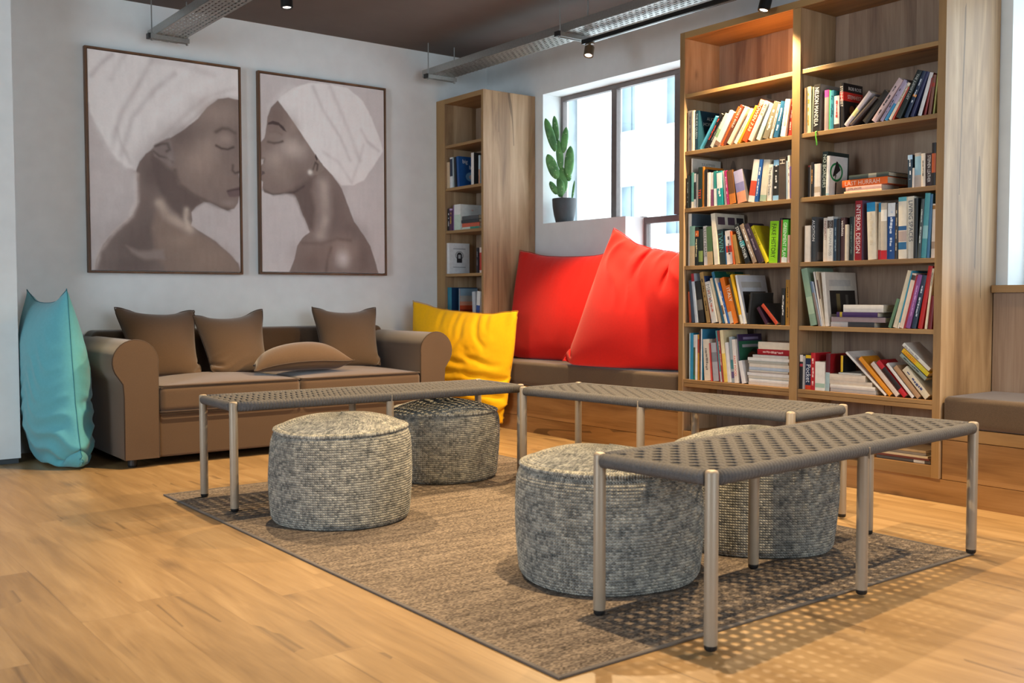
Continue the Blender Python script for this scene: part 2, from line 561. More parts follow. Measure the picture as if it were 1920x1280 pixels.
# ------------------------------------------------------------------ the room
XW, YW, ZC = 4.834, 6.653, 2.826
m = MB().box(-3.5, XW + .25, -3.0, YW + .15, -.06, 0)
struct('floor', m, M['floor'])
struct('ceiling', MB().box(-3.7, XW + .25, -3.2, YW + .15, ZC, ZC + .1), M['ceiling'])
struct('wall_back', MB().box(1.257, XW, YW, YW + .15, 0, ZC), M['wall'])
struct('wall_left', MB().box(-3.5, 1.257, 6.27, YW + .15, .03, ZC), M['wall'])
struct('baseboard_left', MB().box(-3.5, 1.247, 6.282, YW, 0, .03), M['gap'])
# window wall: piers, lintel and parapets round two openings
m = MB()
X1 = XW + .25
m.box(XW, X1, 5.939, YW + .15, 0, ZC)
m.box(XW, X1, 2.412, 4.15, 0, ZC)
m.box(XW, X1, -3.0, 1.2, 0, ZC)
m.box(XW, X1, 1.2, 2.412, 0, 1.0); m.box(XW, X1, 1.2, 2.412, 2.46, ZC)
m.box(XW, X1, 4.15, 5.939, 2.46, ZC)
m.box(XW, X1, 5.045, 5.939, 0, 1.496)
m.box(XW, X1, 4.15, 5.045, 0, .55)
struct('wall_right', m, M['wall'])
# walls behind and beside the camera, with unseen window openings sized for the fill light
m = MB()
m.box(-3.7, -3.5, -3.2, 1.3, 0, ZC); m.box(-3.7, -3.5, 3.9, YW + .15, 0, ZC)
m.box(-3.7, -3.5, 1.3, 3.9, 0, .75); m.box(-3.7, -3.5, 1.3, 3.9, 2.45, ZC)
struct('wall_side', m, M['wall'])
m = MB()
m.box(-3.5, .1, -3.2, -3.0, 0, ZC); m.box(2.7, XW + .25, -3.2, -3.0, 0, ZC)
m.box(.1, 2.7, -3.2, -3.0, 0, .75); m.box(.1, 2.7, -3.2, -3.0, 2.45, ZC)
struct('wall_front', m, M['wall'])

# window frames and panes
XF = 5.007
def win(name, bars, panes, loc):
    m = MB()
    for b in bars: m.box(XF, XF + .045, *b)
    o = struct(name, m, M['frame'], loc=loc, bevel=.003)
    for p in panes:
        obj('pane', MB().box(XF + .018, XF + .024, *p), M['glass'], o)
    return o
Z0, Z1 = 1.497, 2.459
win('window_1', [(4.151, 5.938, Z1 - .035, Z1), (5.912, 5.938, Z0, Z1 - .035), (5.322, 5.377, Z0, Z1 - .035),
                 (4.70, 4.76, Z0, Z1 - .035), (5.05, 5.912, Z0, Z0 + .006), (4.151, 5.044, 1.450, 1.494), (5.018, 5.044, .551, 1.450),
                 (4.151, 4.18, .551, 1.45), (4.151, 4.18, Z0, Z1 - .035)],
    [(5.377, 5.912, Z0 + .006, Z1 - .035), (4.76, 5.322, Z0, Z1 - .035), (4.18, 4.70, Z0, Z1 - .035), (4.18, 5.018, .551, 1.45)], (XF, 5.0, .551))
win('window_2', [(1.201, 2.411, 2.42, 2.459), (1.201, 2.411, 1.001, 1.04), (2.37, 2.411, 1.04, 2.42), (1.201, 1.24, 1.04, 2.42), (1.78, 1.83, 1.04, 2.42)],
    [(1.83, 2.37, 1.04, 2.42), (1.24, 1.78, 1.04, 2.42)], (XF, 1.8, 1.001))

# white building across the street
bl = thing('building', 'white rendered building across the street seen through the window', 'building', (20, 20, -4))
m = MB()
pw = [21.237, 19.48, 17.73, 15.98, 14.23, 12.48]
rows_ = [(-1.9, -.4), (1.05, 2.55), (4.0, 4.06), (5.5, 7.0), (8.45, 9.95)]
tops = [(-.33, 1.12), (2.61, 4.06), (5.55, 7.0), (8.49, 9.94)]
prev = -4
def strip(z0, z1): m.box(20, 20.35, 10.0, 22.95, z0, z1)
for z0, z1 in tops:
    strip(prev, z0)
    ys = [22.95] + [v for a in pw for v in (a, a - .74)] + [10.0]
    for i in range(0, len(ys), 2): m.box(20, 20.35, ys[i + 1], ys[i], z0, z1)
    prev = z1
strip(prev, 13)
obj('wall', m, M['facade'], bl)
for z0, z1 in tops:
    for a in pw:
        f = obj('window', MB().box(20.2, 20.24, a - .74, a, z0, z1).box(20.17, 20.2, a - .40, a - .36, z0, z1), M['farpane'], bl)
        obj('window_sill', MB().box(19.9, 20.1, a - .82, a + .08, z0 - .16, z0), M['facade'], f)
struct('building_column', MB().box(19.5, 21, 23.05, 26, -4, 13), M['concrete'], loc=(19.5, 24, -4))
bpy.data.objects['building_column'].name = 'neighbouring_building'
nb = bpy.data.objects['neighbouring_building']
del nb['kind']
tag(nb, 'grey concrete building edge beside the white building outside', 'building')

# ------------------------------------------------------------------ built-in oak furniture along the window wall
struct('baseboard_right', MB().box(4.362, XW - .002, .6, YW - .002, 0, .108), M['front'])
def bench_base(name, label, y0, y1, zt):
    t = thing(name, label, 'bench', (4.6, (y0 + y1) / 2, .11))
    obj('front_panel', MB().box(4.362, 4.382, y0, y1, .11, zt - .058), M['front'], t, bevel=.0015)
    obj('top_board', fbox(MB(), 4.358, XW - .004, y0, y1, zt - .055, zt), [M['front'], M['edge']], t, bevel=.0015)
    obj('support', MB().box(4.40, 4.80, y0 + .02, y0 + .04, .11, zt - .06).box(4.40, 4.80, y1 - .04, y1 - .02, .11, zt - .06), M['panel2'], t)
    return t
bench_base('window_bench', 'oak bench base built in under the window with red pillows', 4.094, 6.648, .325)
t2 = bench_base('wall_bench', 'oak bench base with tall backrest beyond the wide bookcase end panel', .8, 2.462, .35)
obj('backrest', MB().box(4.80, XW - .004, .8, 2.462, .352, .962), M['panel2'], t2)
obj('cap_rail', fbox(MB(), 4.775, XW - .003, .8, 2.462, .964, 1.0), [M['edge'], M['edge']], t2, bevel=.002)
def seatc(label, x0, x1, y0, y1, z0, z1):
    return tag(obj('seat_cushion', rbox(x0, x1, y0, y1, z0, z1, .022, .006), M['seat'], loc=((x0 + x1) / 2, (y0 + y1) / 2, z0), smooth=True), label, 'cushion', None)
seatc('long taupe bench cushion below the two red pillows', 4.352, 4.826, 4.10, 6.02, .327, .492)
seatc('taupe bench cushion on the bench with the tall oak backrest', 4.352, 4.795, .85, 2.458, .352, .492)

SH = [2.105, 1.779, 1.453, 1.123, .795]
bc = thing('bookcase', 'tall two-bay oak bookcase full of books beside the window', 'bookcase', (4.5, 3.28, .11))
P, E, EZ = M['panel'], M['edge'], M['edgez']
FX = 4.345
def bpart(name, par, args, mats, **k): return obj(name, fbox(MB(), *args), mats, par, bevel=.0012, **k)
bpart('side_panel', bc, (FX, 4.662, 4.052, 4.088, .11, 2.457), [P, EZ])
bpart('side_panel', bc, (FX, XW - .004, 2.468, 2.506, .11, 2.457), [P, EZ])
bpart('divider', bc, (FX, 4.64, 3.254, 3.304, .11, 2.419), [P, EZ])
bpart('top_board', bc, (FX, 4.662, 2.507, 4.051, 2.42, 2.457), [M['front'], E])
obj('back_panel', MB().box(4.641, 4.662, 2.507, 4.051, .11, 2.419), M['panel2'], bc)
for y0, y1 in ((3.305, 4.051), (2.507, 3.253)):
    for z in SH: bpart('shelf', bc, (FX + .006, 4.64, y0, y1, z - .022, z - .0004), [M['front'], E])
    bpart('shelf', bc, (FX + .003, 4.64, y0, y1, .448, .4676), [M['front'], E])
    bpart('shelf', bc, (FX + .003, 4.64, y0, y1, .426, .446), [M['front'], E])
    bpart('bottom_board', bc, (FX + .003, 4.64, y0, y1, .11, .1666), [M['front'], E])
kc = thing('bookcase', 'narrow oak corner bookcase between the sofa wall and window', 'bookcase', (4.5, 6.3, .327))
bpart('side_panel', kc, (FX, XW - .004, 6.028, 6.054, .328, 2.457), [P, EZ])
bpart('side_panel', kc, (FX, 4.66, 6.535, YW - .003, .328, 2.457), [P, EZ])
bpart('top_board', kc, (FX, 4.66, 6.055, 6.534, 2.42, 2.457), [M['front'], E])
obj('back_panel', MB().box(4.641, 4.66, 6.055, 6.534, .328, 2.419), M['panel2'], kc)
for z in SH + [.4676]:
    bpart('shelf', kc, (FX + .006, 4.64, 6.055, 6.534, z - .022, z - .0004), [M['front'], E])

# ------------------------------------------------------------------ ceiling services
def tray(label, x0, x1, y0, y1, z, brackets):
    t = thing('cable_tray', label, 'cable tray', ((x0 + x1) / 2, (y0 + y1) / 2, z))
    obj('tray_bed', MB().box(x0, x1, y0, y1, z, z + .002), M['perf'], t)
    for s, x in ((1, x0), (-1, x1)):
        a, b = sorted((x, x + s * .002)); c, d = sorted((x, x + s * .012))
        obj('tray_side', MB().box(a, b, y0, y1, z + .0021, z + .05).box(c, d, y0, y1, z + .05, z + .052), M['steel'], t)
    for y in brackets:
        b = obj('support_bracket', MB().box(x0 - .035, x1 + .02, y - .02, y + .02, z - .023, z - .0015).box(x0 - .035, x1 + .02, y - .02, y - .017, z - .03, z - .023).box(x0 - .035, x1 + .02, y + .017, y + .02, z - .03, z - .023), M['steel'], t)
        obj('end_cap', MB().box(x0 - .05, x0 - .0355, y - .022, y + .022, z - .031, z), M['black'], b)
        for x in (x0 - .022, x1 + .01):
            obj('threaded_rod', MB().tube([(x, y, z - .0005), (x, y, ZC - .001)], .004, 8).tube([(x, y, z + .001), (x, y, z + .012)], .009, 6).tube([(x, y, z - .04), (x, y, z - .0305)], .008, 6), M['steel'], b)
    return t
tray('perforated steel cable tray hung above the two paintings', 2.12, 2.31, .3, 6.60, 2.59, (6.45, 4.3, 2.1))
tray('perforated steel cable tray hung along the window wall', 4.135, 4.335, .3, 6.52, 2.595, (6.40, 4.885, 3.2, 1.6))
def track(label, x, y0, y1):
    t = thing('lighting_track', label, 'lighting track', (x, (y0 + y1) / 2, 2.56))
    obj('rail', MB().box(x - .018, x + .018, y0, y1, 2.535, 2.562), M['blackmetal'], t, bevel=.002)
    obj('conductor_slot', MB().box(x - .005, x + .005, y0 + .02, y1 - .02, 2.5335, 2.5349), M['steel'], t)
    return t
track('black lighting track under the cable tray by the window', 4.285, .6, 4.86)
track('black lighting track under the cable tray over the rug', 2.25, .6, 4.95)
def spot(label, mat, x, y, z, aim, power, cone, lens, big=1.0):
    t = thing('spotlight', label, 'spotlight', (x, y, z))
    d = (Vector(aim) - Vector((x, y, z))).normalized()
    q = Vector((0, 0, -1)).rotation_difference(d)
    h = 2.512 - z
    def R(p): return Vector((x, y, z + h)) + q @ (Vector(p) - Vector((0, 0, h)))
    def rl(prof, seg=28, **k):
        m = MB().lathe(prof, seg, **k)
        m.v = [tuple(R(p)) for p in m.v]
        return m
    r = .031 * big
    obj('lamp_body', rl([(r * .72, 0), (r, 0), (r, h * .92), (r * .8, h), (.004, h)], cap0=False), mat, t, angle=35)
    obj('lens', rl([(.0, .006), (r * .72, .006), (r * .72, .0095), (0, .0095)], cap0=False, cap1=False), lens, t)
    obj('stem', MB().tube([(x, y, z + h - .002), (x, y, 2.5332)], .009, 12).box(x - .014, x + .014, y - .03, y + .03, 2.525, 2.5333), mat, t)
    l = bpy.data.lights.new('spot_beam', 'SPOT')
    l.energy, l.color, l.spot_size, l.spot_blend, l.shadow_soft_size = power, WARM, math.radians(cone), .5, .022
    o = bpy.data.objects.new('spot_beam', l)
    COL.objects.link(o)
    o.parent = t
    p = R((0, 0, -.012)) - Vector((x, y, z))
    o.location = p
    o.rotation_euler = d.to_track_quat('-Z', 'Y').to_euler()
    return t
spot('black cylinder spotlight hanging near the perforated tray over the rug', M['blackmetal'], *SPOTS[0][:3], *SPOTS[0][3:], M['lampcool'])
spot('black cylinder spotlight above the benches nearest the camera', M['blackmetal'], *SPOTS[1][:3], *SPOTS[1][3:], M['lampcool'])
spot('lit bronze spotlight at the end of the track by the window', M['bronze'], *SPOTS[2][:3], *SPOTS[2][3:], M['lamp'])
spot('black cylinder spotlight hanging in front of the bookcase top', M['blackmetal'], *SPOTS[3][:3], *SPOTS[3][3:], M['lamp'])
spot('black cylinder spotlight on the window track past the wide oak end panel', M['blackmetal'], *SPOTS[4][:3], *SPOTS[4][3:], M['lamp'])
ART_A = [
 ('p','e8e0dc',0.012,[(-0.008,0.768),(0.0,1.0),(1.013,1.001),(1.011,0.848),(0.928,0.858),(0.853,0.844),(0.778,0.798),(0.711,0.738),(0.604,0.672),(0.513,0.627),(0.423,0.583),(0.359,0.548),(0.315,0.508),(0.292,0.466),(0.234,0.477),(0.168,0.513),(0.127,0.563),(0.081,0.621),(0.036,0.678),(0.014,0.71),(0.003,0.752)]),
 ('l','f2edea',0.05,0.6,[(0.31,0.592),(0.426,0.724),(0.607,0.846),(0.848,0.958)]),
 ('l','f2edea',0.04,0.6,[(0.224,0.586),(0.314,0.751),(0.506,0.891),(0.662,0.977)]),
 ('l','b8aaa8',0.022,0.6,[(0.199,0.532),(0.277,0.713),(0.429,0.857),(0.558,0.94)]),
 ('l','b3a5a3',0.02,0.6,[(0.139,0.563),(0.204,0.725),(0.317,0.865),(0.407,0.987)]),
 ('l','e6dfdb',0.03,0.5,[(0.071,0.654),(0.11,0.778),(0.222,0.926),(0.321,1.005)]),
 ('l','a8989a',0.018,0.6,[(0.025,0.882),(0.079,0.938),(0.152,0.988)]),
 ('l','b7a7a4',0.02,0.4,[(0.148,0.876),(0.186,0.94),(0.236,0.996)]),
 ('l','c4b7b3',0.02,0.5,[(0.436,0.609),(0.605,0.738),(0.765,0.841),(0.97,0.905)]),
 ('l','e7e0dc',0.025,0.6,[(0.5,0.635),(0.684,0.744),(0.819,0.846),(0.998,0.874)]),
 ('l','bcb0ac',0.015,0.5,[(0.604,0.683),(0.711,0.755),(0.792,0.816),(0.873,0.852),(0.997,0.859)]),
 ('l','e9e4df',0.03,0.6,[(0.059,0.671),(0.105,0.613),(0.151,0.547),(0.222,0.489)]),
 ('l','bfb3af',0.015,0.6,[(0.172,0.653),(0.2,0.585),(0.259,0.5)]),
 ('l','c9beba',0.03,0.5,[(0.407,0.987),(0.61,0.99),(0.821,0.956)]),
 ('p','80695e',0.006,[(0.295,0.466),(0.315,0.508),(0.359,0.548),(0.423,0.583),(0.513,0.627),(0.604,0.672),(0.711,0.738),(0.778,0.798),(0.853,0.844),(0.928,0.858),(1.011,0.85),(1.012,0.542),(0.994,0.484),(1.011,0.437),(1.005,0.409),(0.996,0.375),(0.987,0.343),(0.958,0.313),(0.909,0.302),(0.86,0.315),(0.785,0.337),(0.742,0.337),(0.691,0.316),(0.657,0.286),(0.663,0.245),(0.652,0.221),(0.709,0.197),(0.81,0.155),(0.92,0.09),(0.983,0.043),(1.004,-0.006),(0.02,-0.014),(0.03,0.048),(0.078,0.12),(0.14,0.175),(0.214,0.222),(0.268,0.26),(0.293,0.305),(0.3,0.377)]),
 ('b','6d5850',0.6,0.498,0.532,0.196,0.128),
 ('b','a08371',0.75,0.845,0.774,0.166,0.065),
 ('b','a88a76',0.7,0.775,0.603,0.096,0.074),
 ('b','b7967f',0.6,0.707,0.525,0.122,0.083),
 ('b','947766',0.5,0.666,0.468,0.162,0.102),
 ('b','6a544c',0.6,0.604,0.647,0.119,0.064),
 ('b','8f7262',0.5,0.869,0.44,0.125,0.075),
 ('p','67524b',0.02,[(0.542,0.479),(0.573,0.417),(0.652,0.379),(0.718,0.354),(0.742,0.335),(0.684,0.311),(0.65,0.286),(0.597,0.243),(0.494,0.313),(0.425,0.41),(0.39,0.516),(0.397,0.562),(0.484,0.495)]),
 ('b','5d4a45',0.7,0.395,0.454,0.089,0.1),
 ('b','5a4741',0.5,0.363,0.199,0.115,0.155),
 ('b','594640',0.6,0.261,0.115,0.19,0.109),
 ('p','8a6c58',0.03,[(0.443,0.329),(0.544,0.241),(0.649,0.198),(0.81,0.145),(0.92,0.08),(0.99,0.023),(0.99,-0.005),(0.487,-0.009),(0.424,0.063),(0.389,0.2)]),
 ('b','9c7a60',0.6,0.782,0.069,0.166,0.067),
 ('b','a68466',0.5,0.595,0.15,0.106,0.038),
 ('l','c4a58a',0.035,0.8,[(0.442,0.32),(0.493,0.267),(0.57,0.233),(0.649,0.202)]),
 ('l','cdb093',0.02,0.8,[(0.624,0.295),(0.616,0.253),(0.636,0.211)]),
 ('b','54423d',0.55,0.258,0.015,0.216,0.054),
 ('p','8d766a',0.02,[(0.224,0.114),(0.298,0.089),(0.463,0.101),(0.475,0.055),(0.335,0.053),(0.26,0.079)]),
 ('p','7f6b64',0.01,[(0.397,0.571),(0.423,0.597),(0.474,0.62),(0.516,0.632),(0.54,0.588),(0.552,0.535),(0.546,0.5),(0.513,0.496),(0.466,0.521),(0.412,0.54)]),
 ('l','4b3b37',0.009,0.8,[(0.42,0.588),(0.468,0.602),(0.502,0.604),(0.514,0.578),(0.496,0.568)]),
 ('l','5a4842',0.008,0.7,[(0.41,0.562),(0.447,0.542),(0.498,0.536),(0.53,0.52)]),
 ('b','9a8479',0.5,0.517,0.533,0.024,0.028),
 ('l','4f3e38',0.012,0.75,[(0.837,0.683),(0.883,0.703),(0.927,0.703),(0.971,0.686)]),
 ('b','a98b78',0.7,0.905,0.653,0.063,0.03),
 ('l','4a3934',0.008,0.95,[(0.837,0.616),(0.873,0.605),(0.919,0.603),(0.959,0.616)]),
 ('b','6f5a50',0.6,0.979,0.653,0.022,0.047),
 ('b','8a6e60',0.6,0.969,0.521,0.037,0.038),
 ('l','4a3a36',0.009,0.85,[(0.953,0.527),(0.95,0.501),(0.969,0.489),(0.997,0.496)]),
 ('p','6e5250',0.008,[(0.903,0.398),(0.952,0.413),(1.005,0.425),(1.005,0.378),(0.965,0.369),(0.923,0.372)]),
 ('l','453331',0.007,0.9,[(0.917,0.399),(0.958,0.406),(1.005,0.413)]),
 ('b','a5897a',0.5,0.923,0.339,0.056,0.02),
 ('l','5b4740',0.012,0.6,[(0.549,0.48),(0.58,0.417),(0.665,0.375),(0.758,0.342),(0.853,0.317),(0.923,0.305)]),
 ('l','c8ada0',0.012,0.6,[(0.301,0.449),(0.301,0.324),(0.265,0.255),(0.146,0.175),(0.053,0.084),(0.024,-0.005)]),
 ('l','d7c8c0',0.015,0.5,[(0.282,0.448),(0.285,0.323),(0.246,0.259)]),
]
ART_B = [
 ('p','ece6e3',0.008,[(0.131,0.878),(0.183,0.913),(0.243,0.945),(0.319,0.97),(0.395,0.988),(0.55,0.993),(0.693,0.987),(0.822,0.927),(0.904,0.83),(0.97,0.721),(0.99,0.67),(0.92,0.594),(0.82,0.501),(0.738,0.473),(0.633,0.466),(0.562,0.514),(0.484,0.563),(0.407,0.63),(0.316,0.714),(0.226,0.797)]),
 ('p','d8cecb',0.03,[(0.049,0.795),(0.064,0.835),(0.123,0.873),(0.183,0.913),(0.273,0.957),(0.213,0.962),(0.109,0.886),(0.05,0.834)]),
 ('l','e8e2df',0.05,0.6,[(0.227,0.885),(0.378,0.807),(0.548,0.677),(0.69,0.542)]),
 ('l','c6bab8',0.016,0.6,[(0.41,0.967),(0.487,0.854),(0.627,0.722),(0.707,0.604)]),
 ('l','c9bebc',0.02,0.6,[(0.55,0.978),(0.628,0.863),(0.708,0.747),(0.788,0.608)]),
 ('l','ebe6e3',0.04,0.6,[(0.661,0.946),(0.789,0.833),(0.887,0.695)]),
 ('l','bfb2b1',0.012,0.6,[(0.805,0.773),(0.854,0.714),(0.954,0.668)]),
 ('l','c6bab8',0.012,0.5,[(0.485,0.634),(0.61,0.589),(0.722,0.482)]),
 ('l','c3b7b5',0.012,0.5,[(0.821,0.692),(0.788,0.608),(0.722,0.492)]),
 ('l','ece8e5',0.03,0.6,[(0.168,0.881),(0.316,0.753),(0.469,0.613)]),
 ('p','846b60',0.005,[(0.132,0.874),(0.082,0.836),(0.052,0.786),(0.042,0.727),(0.027,0.678),(0.01,0.663),(-0.011,0.647),(-0.012,0.57),(0.024,0.571),(0.014,0.547),(-0.013,0.531),(-0.014,0.468),(0.012,0.455),(0.008,0.425),(0.022,0.402),(0.088,0.393),(0.162,0.401),(0.252,0.411),(0.282,0.366),(0.319,0.297),(0.357,0.238),(0.37,0.21),(0.31,0.177),(0.271,0.137),(0.248,0.067),(0.205,-0.005),(0.946,-0.003),(0.918,0.062),(0.876,0.145),(0.818,0.207),(0.737,0.277),(0.689,0.358),(0.649,0.428),(0.636,0.45),(0.562,0.514),(0.484,0.563),(0.407,0.63),(0.316,0.714),(0.226,0.797)]),
 ('b','75594e',0.5,0.122,0.79,0.075,0.058),
 ('b','9c8170',0.7,0.241,0.749,0.06,0.059),
 ('b','ccb3a1',0.75,0.239,0.636,0.114,0.054),
 ('b','b39a88',0.7,0.105,0.575,0.089,0.058),
 ('b','a08672',0.6,0.193,0.501,0.136,0.059),
 ('b','6d564d',0.6,0.298,0.486,0.092,0.06),
 ('p','6a534b',0.025,[(0.192,0.41),(0.298,0.456),(0.367,0.493),(0.421,0.506),(0.389,0.429),(0.419,0.33),(0.403,0.219),(0.364,0.228),(0.311,0.307),(0.267,0.385)]),
 ('b','624c45',0.6,0.561,0.334,0.095,0.153),
 ('l','bda391',0.05,0.75,[(0.483,0.473),(0.498,0.373),(0.497,0.282),(0.457,0.2)]),
 ('b','5f4a45',0.5,0.704,0.225,0.148,0.062),
 ('b','8d6a58',0.6,0.495,0.099,0.257,0.071),
 ('b','705347',0.6,0.386,0.048,0.109,0.061),
 ('b','a98672',0.7,0.655,0.111,0.097,0.082),
 ('b','dccfca',0.75,0.642,0.075,0.051,0.043),
 ('b','6a4f45',0.6,0.818,0.082,0.066,0.094),
 ('l','6a5047',0.012,0.6,[(0.31,0.152),(0.464,0.152),(0.591,0.182),(0.704,0.174)]),
 ('l','63483f',0.012,0.6,[(0.543,0.13),(0.511,0.069),(0.502,0.003)]),
 ('p','4b3836',0.006,[(0.053,0.745),(0.057,0.757),(0.093,0.769),(0.137,0.764),(0.174,0.745),(0.199,0.719),(0.173,0.725),(0.137,0.746),(0.092,0.751)]),
 ('b','8f7565',0.6,0.106,0.692,0.054,0.023),
 ('l','3f302c',0.008,0.95,[(0.055,0.659),(0.099,0.656),(0.135,0.661),(0.165,0.669)]),
 ('l','7a6156',0.008,0.6,[(0.07,0.709),(0.114,0.717),(0.158,0.705)]),
 ('l','55413a',0.008,0.7,[(0.008,0.571),(0.024,0.571),(0.02,0.557)]),
 ('p','5c4848',0.006,[(0.004,0.512),(0.023,0.508),(0.028,0.498),(0.004,0.488)]),
 ('l','4d3b36',0.008,0.7,[(0.007,0.416),(0.088,0.393),(0.162,0.401),(0.252,0.412),(0.328,0.447)]),
 ('p','8a7263',0.006,[(0.378,0.529),(0.406,0.575),(0.434,0.591),(0.476,0.573),(0.493,0.544),(0.452,0.516),(0.398,0.508)]),
 ('l','4a3934',0.008,0.8,[(0.403,0.54),(0.422,0.576),(0.44,0.566),(0.434,0.536)]),
 ('b','e6ddce',1.0,0.378,0.523,0.017,0.012),
 ('b','d8cdbd',0.9,0.378,0.523,0.014,0.01),
 ('p','4a3a36',0.004,[(0.419,0.605),(0.425,0.621),(0.441,0.596),(0.434,0.583)]),
]
# ------------------------------------------------------------------ paintings
def seg_dist(px, py, a, b):
    ax, ay = a; bx, by = b
    dx, dy = bx - ax, by - ay
    L = dx * dx + dy * dy + 1e-12
    t = np.clip(((px - ax) * dx + (py - ay) * dy) / L, 0, 1)
    return np.hypot(px - ax - t * dx, py - ay - t * dy)
def smooth01(x):
    x = np.clip(x, 0, 1)
    return x * x * (3 - 2 * x)
def paint(ops, bg, nu, nv, seed):
    """a canvas picture as a grid of colours (u to the right, v up)"""
    rng = np.random.RandomState(seed)
    U, V = np.meshgrid(np.linspace(0, 1, nu), np.linspace(0, 1, nv))
    X, Y = U, V * 1.4
    def nz(fx, fy):
        g = rng.rand(fy + 3, fx + 3)
        a, b = U * fx, V * fy
        i, j = a.astype(int), b.astype(int)
        fa, fb = smooth01(a - i), smooth01(b - j)
        return (g[j, i] * (1 - fa) * (1 - fb) + g[j, i + 1] * fa * (1 - fb) + g[j + 1, i] * (1 - fa) * fb + g[j + 1, i + 1] * fa * fb) - .5
    C = np.empty((nv, nu, 3)); C[:] = np.array(lin(bg)[:3])
    C *= (1 + .10 * nz(4, 5) + .05 * nz(14, 30))[..., None]
    wob = nz(30, 40) * .008
    for op in ops:
        col = np.array(lin(op[1])[:3])
        if op[0] == 'p':
            pts = [(p[0], p[1] * 1.4) for p in op[3]]
            ins = np.zeros(X.shape, bool)
            d = np.full(X.shape, 9.0)
            for a, b in zip(pts, pts[1:] + pts[:1]):
                d = np.minimum(d, seg_dist(X, Y, a, b))
                c = (a[1] > Y) != (b[1] > Y)
                with np.errstate(divide='ignore', invalid='ignore'):
                    ins ^= c & (X < (b[0] - a[0]) * (Y - a[1]) / (b[1] - a[1] + 1e-15) + a[0])
            sd = np.where(ins, d, -d) + wob * min(1, op[2] / .012)
            al = smooth01(sd / (2 * op[2]) + .5)
        elif op[0] == 'l':
            pts = [(p[0], p[1] * 1.4) for p in op[4]]
            d = np.full(X.shape, 9.0)
            for a, b in zip(pts, pts[1:]): d = np.minimum(d, seg_dist(X, Y, a, b))
            al = op[3] * np.exp(-((d + wob * .5) / op[2]) ** 2 * (1.1 if op[2] > .012 else .7)) * (.85 + .5 * nz(16, 22))
        else:
            e = ((U - op[3]) / op[5]) ** 2 + ((V - op[4]) / op[6]) ** 2
            al = op[2] * np.exp(-e * (1.2 + nz(20, 24) * .6))
        C = C * (1 - al[..., None]) + col * al[..., None]
    C *= (1 + .07 * nz(50, 16) + .05 * nz(120, 170) + .03 * nz(18, 60))[..., None]
    g = (C * np.array([.3, .6, .1])).sum(-1, keepdims=True)
    C = C * .55 + g * .45
    return np.clip(C * (1.5 + .18 * np.exp(-g * 7)) / (1 + .42 * C), 0, .92)
def art(label, x0, x1, z0, z1, ops, bg, seed):
    t = thing('painting', label, 'painting', ((x0 + x1) / 2, YW - .02, z0))
    y1, y0, f = YW - .003, YW - .04, .013
    m = MB().box(x0, x0 + f, y0, y1, z0, z1).box(x1 - f, x1, y0, y1, z0, z1).box(x0 + f, x1 - f, y0, y1, z0, z0 + f).box(x0 + f, x1 - f, y0, y1, z1 - f, z1)
    obj('frame', m, M['artframe'], t, bevel=.001)
    nu, nv = 300, 420
    C = paint(ops, bg, nu, nv, seed)
    gx, gz = np.meshgrid(np.linspace(x0 + f + .004, x1 - f - .004, nu), np.linspace(z0 + f + .004, z1 - f - .004, nv))
    yf = y0 + .006
    V = np.stack([gx.ravel(), np.full(gx.size, yf), gz.ravel()], 1)
    i = np.arange(nu * nv).reshape(nv, nu)
    q = np.stack([i[:-1, :-1], i[:-1, 1:], i[1:, 1:], i[1:, :-1]], -1).reshape(-1, 4)
    mb = MB(); mb.v = [tuple(p) for p in V]; mb.f = [tuple(a) for a in q]; mb.mi = [0] * len(q)
    n0 = len(mb.v)
    mb.box(x0 + f + .004, x1 - f - .004, yf + .0005, y1, z0 + f + .004, z1 - f - .004)
    o = obj('canvas', mb, M['canvas'], t)
    ca = o.data.color_attributes.new('paint', 'FLOAT_COLOR', 'POINT')
    A = np.ones((len(mb.v), 4), np.float32); A[:n0, :3] = C.reshape(-1, 3); A[n0:, :3] = .6
    ca.data.foreach_set('color', A.ravel())
def canvas_mat():
    t = NT('painted_canvas')
    a = t.n('Attribute', attribute_name='paint')
    t.bump(t.noise(t.coord(), 700, 2), .15, .001)
    return t.base(a.outputs['Color'], .75, spec=.2)
M['canvas'] = canvas_mat()
art('large framed painting of a turbaned head in profile facing the smaller one', 1.737, 2.745, 1.10, 2.50, ART_A, 'c3b6b3', 3)
art('framed painting of a turbaned woman with a pale ear stud', 2.868, 3.875, 1.105, 2.497, ART_B, 'c9bdbb', 8)

